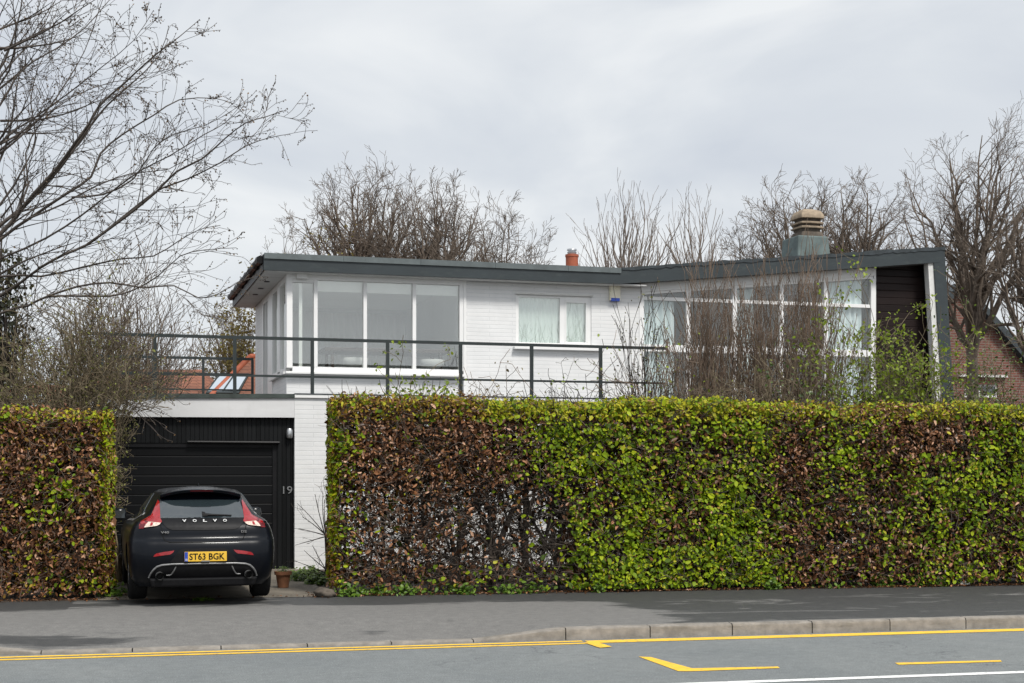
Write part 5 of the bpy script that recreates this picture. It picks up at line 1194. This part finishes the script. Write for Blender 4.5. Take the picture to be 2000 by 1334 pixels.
    for px_, lean_, r_ in (((-1, 0, 0),) if not holes else ((885, .55, .045), (905, -.35, .04), (960, .7, .05), (1000, -.75, .05), (1036, .03, .06), (1062, .4, .035), (1100, -.2, .035))):
        if px_ < 0: break
        a = next(q for q in np.linspace(0, 6, 600) if px_of(q)[0] >= px_); p0 = Vector((a, .4, 0)); p1 = Vector((a + lean_ * .25, .42, .9)); p2 = Vector((a + lean_, .45, 1.75))
        S_.add(bez(p0, p1, p2, 8), [r_ * (1.1 - .7 * i / 8) for i in range(9)])
        for j in range(12): q = p0.lerp(p2, .25 + .06 * j); grow(T, q, Vector((rr.gauss(0, 1), rr.gauss(0, .5), rr.uniform(.2, 1))), rr.uniform(.3, .8), r_ * .35, 2, rr, tcfg)
    nt2 = int(L_ * (1550 if holes else 700))
    for _ in range(nt2):
        a = a0 + L_ * rr.random(); z = .1 + (top(a) - .12) * rr.random() ; y = thick * rr.random() ** .9
        if rr.random() > tw(a, z): continue
        d = Vector((rr.gauss(0, 1), rr.gauss(0, .6) - .25, rr.gauss(.15, .6))).normalized(); p = Vector((a, y, z)); ln = rr.uniform(.18, .5)
        pts = [p]; 
        for i in range(4): d = (d + Vector((rr.gauss(0, .28), rr.gauss(0, .2), rr.gauss(0, .28)))).normalized(); p = p + d * ln / 4; pts.append(p)
        r_ = rr.uniform(.0025, .006); T.add(pts, [r_ * (1.2 - .15 * i) for i in range(5)])
    T2 = Tubes()
    for _ in range(int(L_ * 260)):                             # pale weathered twigs near the road face
        a = a0 + L_ * rr.random(); z = .15 + (top(a) - .2) * rr.random(); p = Vector((a, rr.uniform(-.03, .18), z)); d = Vector((rr.gauss(0, 1), rr.gauss(0, .35), rr.gauss(.1, .7))).normalized(); pts = [p]; ln = rr.uniform(.15, .4)
        if rr.random() > tw(a, z): continue
        for i in range(4): d = (d + Vector((rr.gauss(0, .3), rr.gauss(0, .15), rr.gauss(0, .3)))).normalized(); p = p + d * ln / 4; pts.append(p)
        T2.add(pts, [.0035, .0035, .003, .0025, .002])
    T2.build('pale_twigs', MT['bark'], h)
    for _ in range(int(L_ * 150)):                              # wispy clipped shoots at the top
        a = a0 + L_ * rr.random(); y = thick * rr.random(); z = top(a) - .06; d = Vector((rr.gauss(0, .35), rr.gauss(0, .3), 1)); ln = rr.uniform(.04, .15)
        T.add([Vector((a, y, z)), Vector((a, y, z)) + d * ln], [.003, .002])
    S_.build('stems', MT['twig_dark'], h); T.build('twigs', MT['twig_dark'], h)
    return h
def endface_mix(name, z): return (.30, .38, .22) if z > .75 else (.12, .22, .30)
NZ = vnoise(91)
def px_of(a): q = HP0 + hd * a; return 1000 + q.x / q.y * F, q.y
def pxy(a, z): x, Y = px_of(a); return x, HZ - (z - CH) / Y * F
def tw_long(a, z):
    x, y = pxy(a, z); n = NZ(a * 3.2 + 40, z * 3.2)
    t = 1.0 - 0.72 * blob(x, y, 985, 1030, 130, 80) - .7 * blob(x, y, 1075, 1050, 40, 80) - .35 * blob(x, y, 720, 1010, 60, 110)
    return (max(.28, t) * (.5 + .9 * (n > .45)) + .5 * (z < .5)) * ((1 + .5 * sst(y, 900, 980)) if x < 1150 else .55)
def den_long(a, z):
    x, y = pxy(a, z); d = 1.0
    d -= .75 * blob(x, y, 975, 1030, 140, 85) + .28 * blob(x, y, 745, 1010, 85, 110) + .60 * blob(x, y, 1075, 1045, 42, 85)
    if x < 1110: d *= (1 - .70 * sst(y, 915, 985)) * 1.15
    if x > 1500: d -= .30 * sst(y, 940, 1010) * (1 - sst(y, 1075, 1110) * (1 if x < 1640 else .2))
    d -= .2 * blob(x, y, 1705, 960, 14, 60) + .25 * blob(x, y, 1690, 1075, 50, 14)
    if 1120 < x < 1500: d = max(d, .9)
    return max(.05, d)
def green_long(a, z):
    x, y = pxy(a, z); n = NZ(a * 1.3, z * 1.6 + 4)
    if y < 822:                                              # clipped fringe along the top
        if x < 950: return (.10, .14, .56 if 690 < x else .5)
        if x < 1505 or x > 1880: return (.30, .62, .05)
        return (.14, .26 + .2 * (n > .5), .22)
    p = .10
    p += .80 * sst(x, 985, 1130) * (1 - sst(x, 1480, 1560)); p += .30 * sst(x, 1500, 1560)
    p += .45 * blob(x, y, 1960, 900, 90, 90) + .35 * blob(x, y, 1640, 900, 60, 70) + .5 * blob(x, y, 1840, 950, 70, 60)
    p -= .75 * blob(x, y, 1560, 890, 70, 55) + .35 * blob(x, y, 1330, 1010, 60, 110) + .55 * blob(x, y, 1840, 850, 80, 40) + .40 * blob(x, y, 1180, 990, 60, 70) + .3 * blob(x, y, 1250, 830, 60, 30)
    if 1120 < x < 1560 and y > 1070: p += .4
    if x < 700: p += .15
    p += .9 * (n - .5); p = min(.96, max(.03, p))
    return (p * .88, p * .12, .12 if x < 720 else .03)
hedge('hedge', 'long tall clipped hedge, half brown and half fresh green, with see-through gaps low down', (HP0.x, HP0.y, 0), HA, 0.0, 11.5, 1.05,
      lambda a: 2.535 + .03 * math.sin(a * 1.7) + .02 * math.sin(a * 5) - (.05 if 7.0 < a < 8.9 else 0), den_long, green_long, 501, holes=True, tw=tw_long, endface=[(0.0, -1)])
LO = at(207, HZ, gz(1171)); LO.z = 0; LA = R(8)
def lpx(a, z):
    q = Vector((LO.x, LO.y)) + Vector((math.cos(LA), math.sin(LA))) * a; return 1000 + q.x / q.y * F, HZ - (z - CH) / q.y * F
def den_short(a, z):
    x, y = lpx(a, z); d = .95 - .25 * sst(y, 1060, 1150) - .2 * blob(x, y, 130, 1030, 30, 40); return d
def green_short(a, z):
    x, y = lpx(a, z); n = NZ(a * 1.5 + 20, z * 1.7)
    if y < 825: return (.12, .30 if x > 120 else .12, .25)
    p = -.02 + .75 * blob(x, y, 108, 965, 45, 50) + .25 * blob(x, y, 30, 1000, 40, 60) + .3 * blob(x, y, 150, 1140, 90, 25) + .12 * (n - .6)
    return (max(.02, p), .04, .08)
hedge('hedge', 'short clipped hedge of withered brown leaves with a yellow-green end beside the car', (LO.x, LO.y, 0), LA, -4.2, 0.0, .85, lambda a: 2.36 + .02 * math.sin(a * 4), den_short, green_short, 502, per=1500, endface=[(0.0, 1)])

# ------------------------------------------------------------------ small growth, litter, pot
MT['weed'] = foliage('weed_leaves', [(0, (.05, .10, .012)), (.5, (.09, .17, .016)), (1, (.15, .24, .03))], .45, .3)
rr = random.Random(900)
def patch(name, label, spots, m, size, kind=None, cat=None, per=60, zr_=.14, seed=1, base=0.0, wid=.7):
    P_, N_, S_ = [], [], []
    for (x, y, r_, k) in spots:
        for _ in range(int(per * k)):
            a = rr.uniform(0, 6.28); q = r_ * rr.random() ** .5
            P_.append((x + q * math.cos(a), y + q * math.sin(a) * .7, base + .008 + zr_ * rr.random() * (1 - (q / r_) ** 2 * .8))); N_.append((rr.gauss(0, .4), rr.gauss(0, .4) - .4, .9)); S_.append(size * rr.uniform(.6, 1.4))
    o = leaves(name, P_, N_, S_, m, None, (0, 0, 0), seed, wid, .25, .2)
    return tag(o, label, cat, None, kind)
def ground_at(px, py): Y = gz(py); return (px - 1000) / F * Y, Y
sp = []
for px in list(np.linspace(650, 1010, 26)) + [1025, 1140, 1180, 1480, 1560, 1600, 1660, 1715, 1720, 1780, 1800, 1790, 1830]:
    x, Y = px_of(0)[0], 0; t = (px - 650) / 1350 * 9.76; q = hpt(t, rr.uniform(-.06, .18)); sp.append((q.x, q.y, rr.uniform(.08, .22), rr.choice((.05, .1, .2, .9, 1.2))))
patch('weeds', 'low green weeds growing along the foot of the long hedge', sp, MT['weed'], .055, 'stuff', None, 60, .16, 2)
sp = [(*ground_at(215, 1166), .16, 1.1), (*ground_at(170, 1160), .2, .6), (*ground_at(100, 1162), .2, .3), (*ground_at(232, 1160), .12, .6)]
patch('weeds', 'green weeds at the foot of the short brown hedge by the car', sp, MT['weed'], .05, 'stuff', None, 90, .16, 3)
sp = [(*ground_at(px, 1135 + rr.uniform(-12, 8)), rr.uniform(.15, .3), 1) for px in np.linspace(582, 640, 9)]
patch('ground_cover', 'green ground cover under the white wall beside the terracotta pot', sp, MT['evergreen'], .06, 'stuff', None, 130, .17, 4)
sp = [(*ground_at(397, 1173), .13, 1)]
patch('grass', 'small tuft of green grass on the driveway edge behind the car', sp, MT['weed'], .05, 'stuff', None, 90, .03, 5, 0, .25)
P_, N_, S_ = [], [], []
for _ in range(2600):
    t = rr.uniform(-5, 12); b = abs(rr.gauss(0, .10)) - .07 if rr.random() < .8 else rr.uniform(-.35, .9)
    q = hpt(t, b)
    if -2.9 < t < -.3 and rr.random() < .8: continue
    P_.append((q.x, q.y, .008 + rr.random() * .02)); N_.append((rr.gauss(0, .3), rr.gauss(0, .3), 1)); S_.append(rr.uniform(.02, .055))
o = leaves('leaf_litter', P_, N_, S_, MT['hedge_brown'], None, (0, 0, 0), 6, .5, .5, 0); tag(o, 'fallen brown leaves lying along the hedge foot', None, None, 'stuff')
# pot
p = ground_at(553, 1149); pot = thing('plant_pot', 'weathered terracotta pot standing by the garage door', 'pot', (p[0], p[1], .012))
m = MB(); m.lathe([(.075, 0), (.10, .17), (.102, .175), (.120, .178), (.124, .225), (.112, .226), (.108, .19)], (0, 0, 0), 24); m.build('rim', MT['pot'], pot, sharp=35)
m = MB(); m.lathe([(.0, .185), (.105, .19), (.104, .2), (.0, .205)], (0, 0, 0), 16); m.build('soil', MT['soil'], pot)
P_ = [(rr.gauss(0, .05), rr.gauss(0, .05), .21 + rr.random() * .08) for _ in range(60)]
leaves('sprouts', P_, [(rr.gauss(0, .5), -.5, .7) for _ in P_], [rr.uniform(.02, .05) for _ in P_], MT['evergreen'], pot, (0, 0, 0), 8, .4)
# bare pruned rose against the white wall
p = at(635, 1125, 20.4); rb = Vector((p.x, p.y, 0)); rose = thing('pruned_bush', 'bare pruned bush with a few stiff shoots before the white wall', 'bush', rb)
T = Tubes(rb)
kn = at(636, 1045, 20.4)
T.add([rb, rb.lerp(kn, .5) + Vector((.02, 0, 0)), kn], [.022, .02, .018])
for pts in ([(636, 1045), (610, 1010), (580, 983)], [(636, 1045), (612, 1022), (590, 1009)], [(634, 1043), (622, 1000), (615, 965)], [(636, 1042), (628, 1000), (631, 962)], [(637, 1040), (632, 1000), (634, 975)], [(636, 1048), (610, 1055), (576, 1065)], [(636, 1046), (610, 1038), (583, 1032)], [(640, 1048), (650, 1030), (660, 1020)],
            [(640, 1115), (612, 1092), (594, 1075)], [(640, 1120), (610, 1108), (580, 1097)], [(640, 1118), (620, 1085), (610, 1065)], [(642, 1122), (605, 1120), (588, 1112)]):
    Q = [at(x, y, 20.4 + rr.gauss(0, .06)) for x, y in pts]; T.add(bez(Q[0], Q[1], Q[2], 6), [.010 - .0011 * i for i in range(7)])
    for j in range(2):
        f = rr.uniform(.3, 1); q = Q[0].lerp(Q[2], f); grow(T, q, (Q[2] - Q[0]).normalized() + Vector((rr.gauss(0, .6), 0, rr.gauss(0, .6))), rr.uniform(.08, .22), .004, 1, rr, dict(wig=.1, up=0, k=(2, 3), ang=(20, 50), ratio=(.4, .7), rmin=.0025))
T.build('stems', MT['bark_dark'], rose)
# mossy stone at the hedge corner, scrap of paper
p = ground_at(634, 1166); bm = bmesh.new(); bmesh.ops.create_icosphere(bm, subdivisions=3, radius=.13)
for v in bm.verts: v.co = Vector((v.co.x * 1.1, v.co.y * .8, v.co.z * .55)) * (1 + .18 * math.sin(v.co.x * 31) * math.sin(v.co.y * 27 + v.co.z * 40))
me = bpy.data.meshes.new('stone'); bm.to_mesh(me); bm.free(); me.materials.append(MT['stone_dark']); me.polygons.foreach_set('use_smooth', [True] * len(me.polygons))
o = bpy.data.objects.new('stone', me); COL.objects.link(o); o.location = (p[0], p[1], .05); tag(o, 'dark rounded stone at the corner of the long hedge', 'stone')
p = ground_at(1884, 1143); m = MB(); m.add([(-.08, -.03, .004), (.05, -.04, .01), (.09, .03, .03), (.0, .05, .06), (-.07, .04, .02)], [(0, 1, 3), (1, 2, 3), (0, 3, 4)])
o = m.build('paper_scrap', MT['blind']); o.location = (p[0], p[1], .004); so_ = o.modifiers.new('s', 'SOLIDIFY'); so_.thickness = .001; tag(o, 'crumpled white scrap of paper lying at the hedge foot', 'litter')
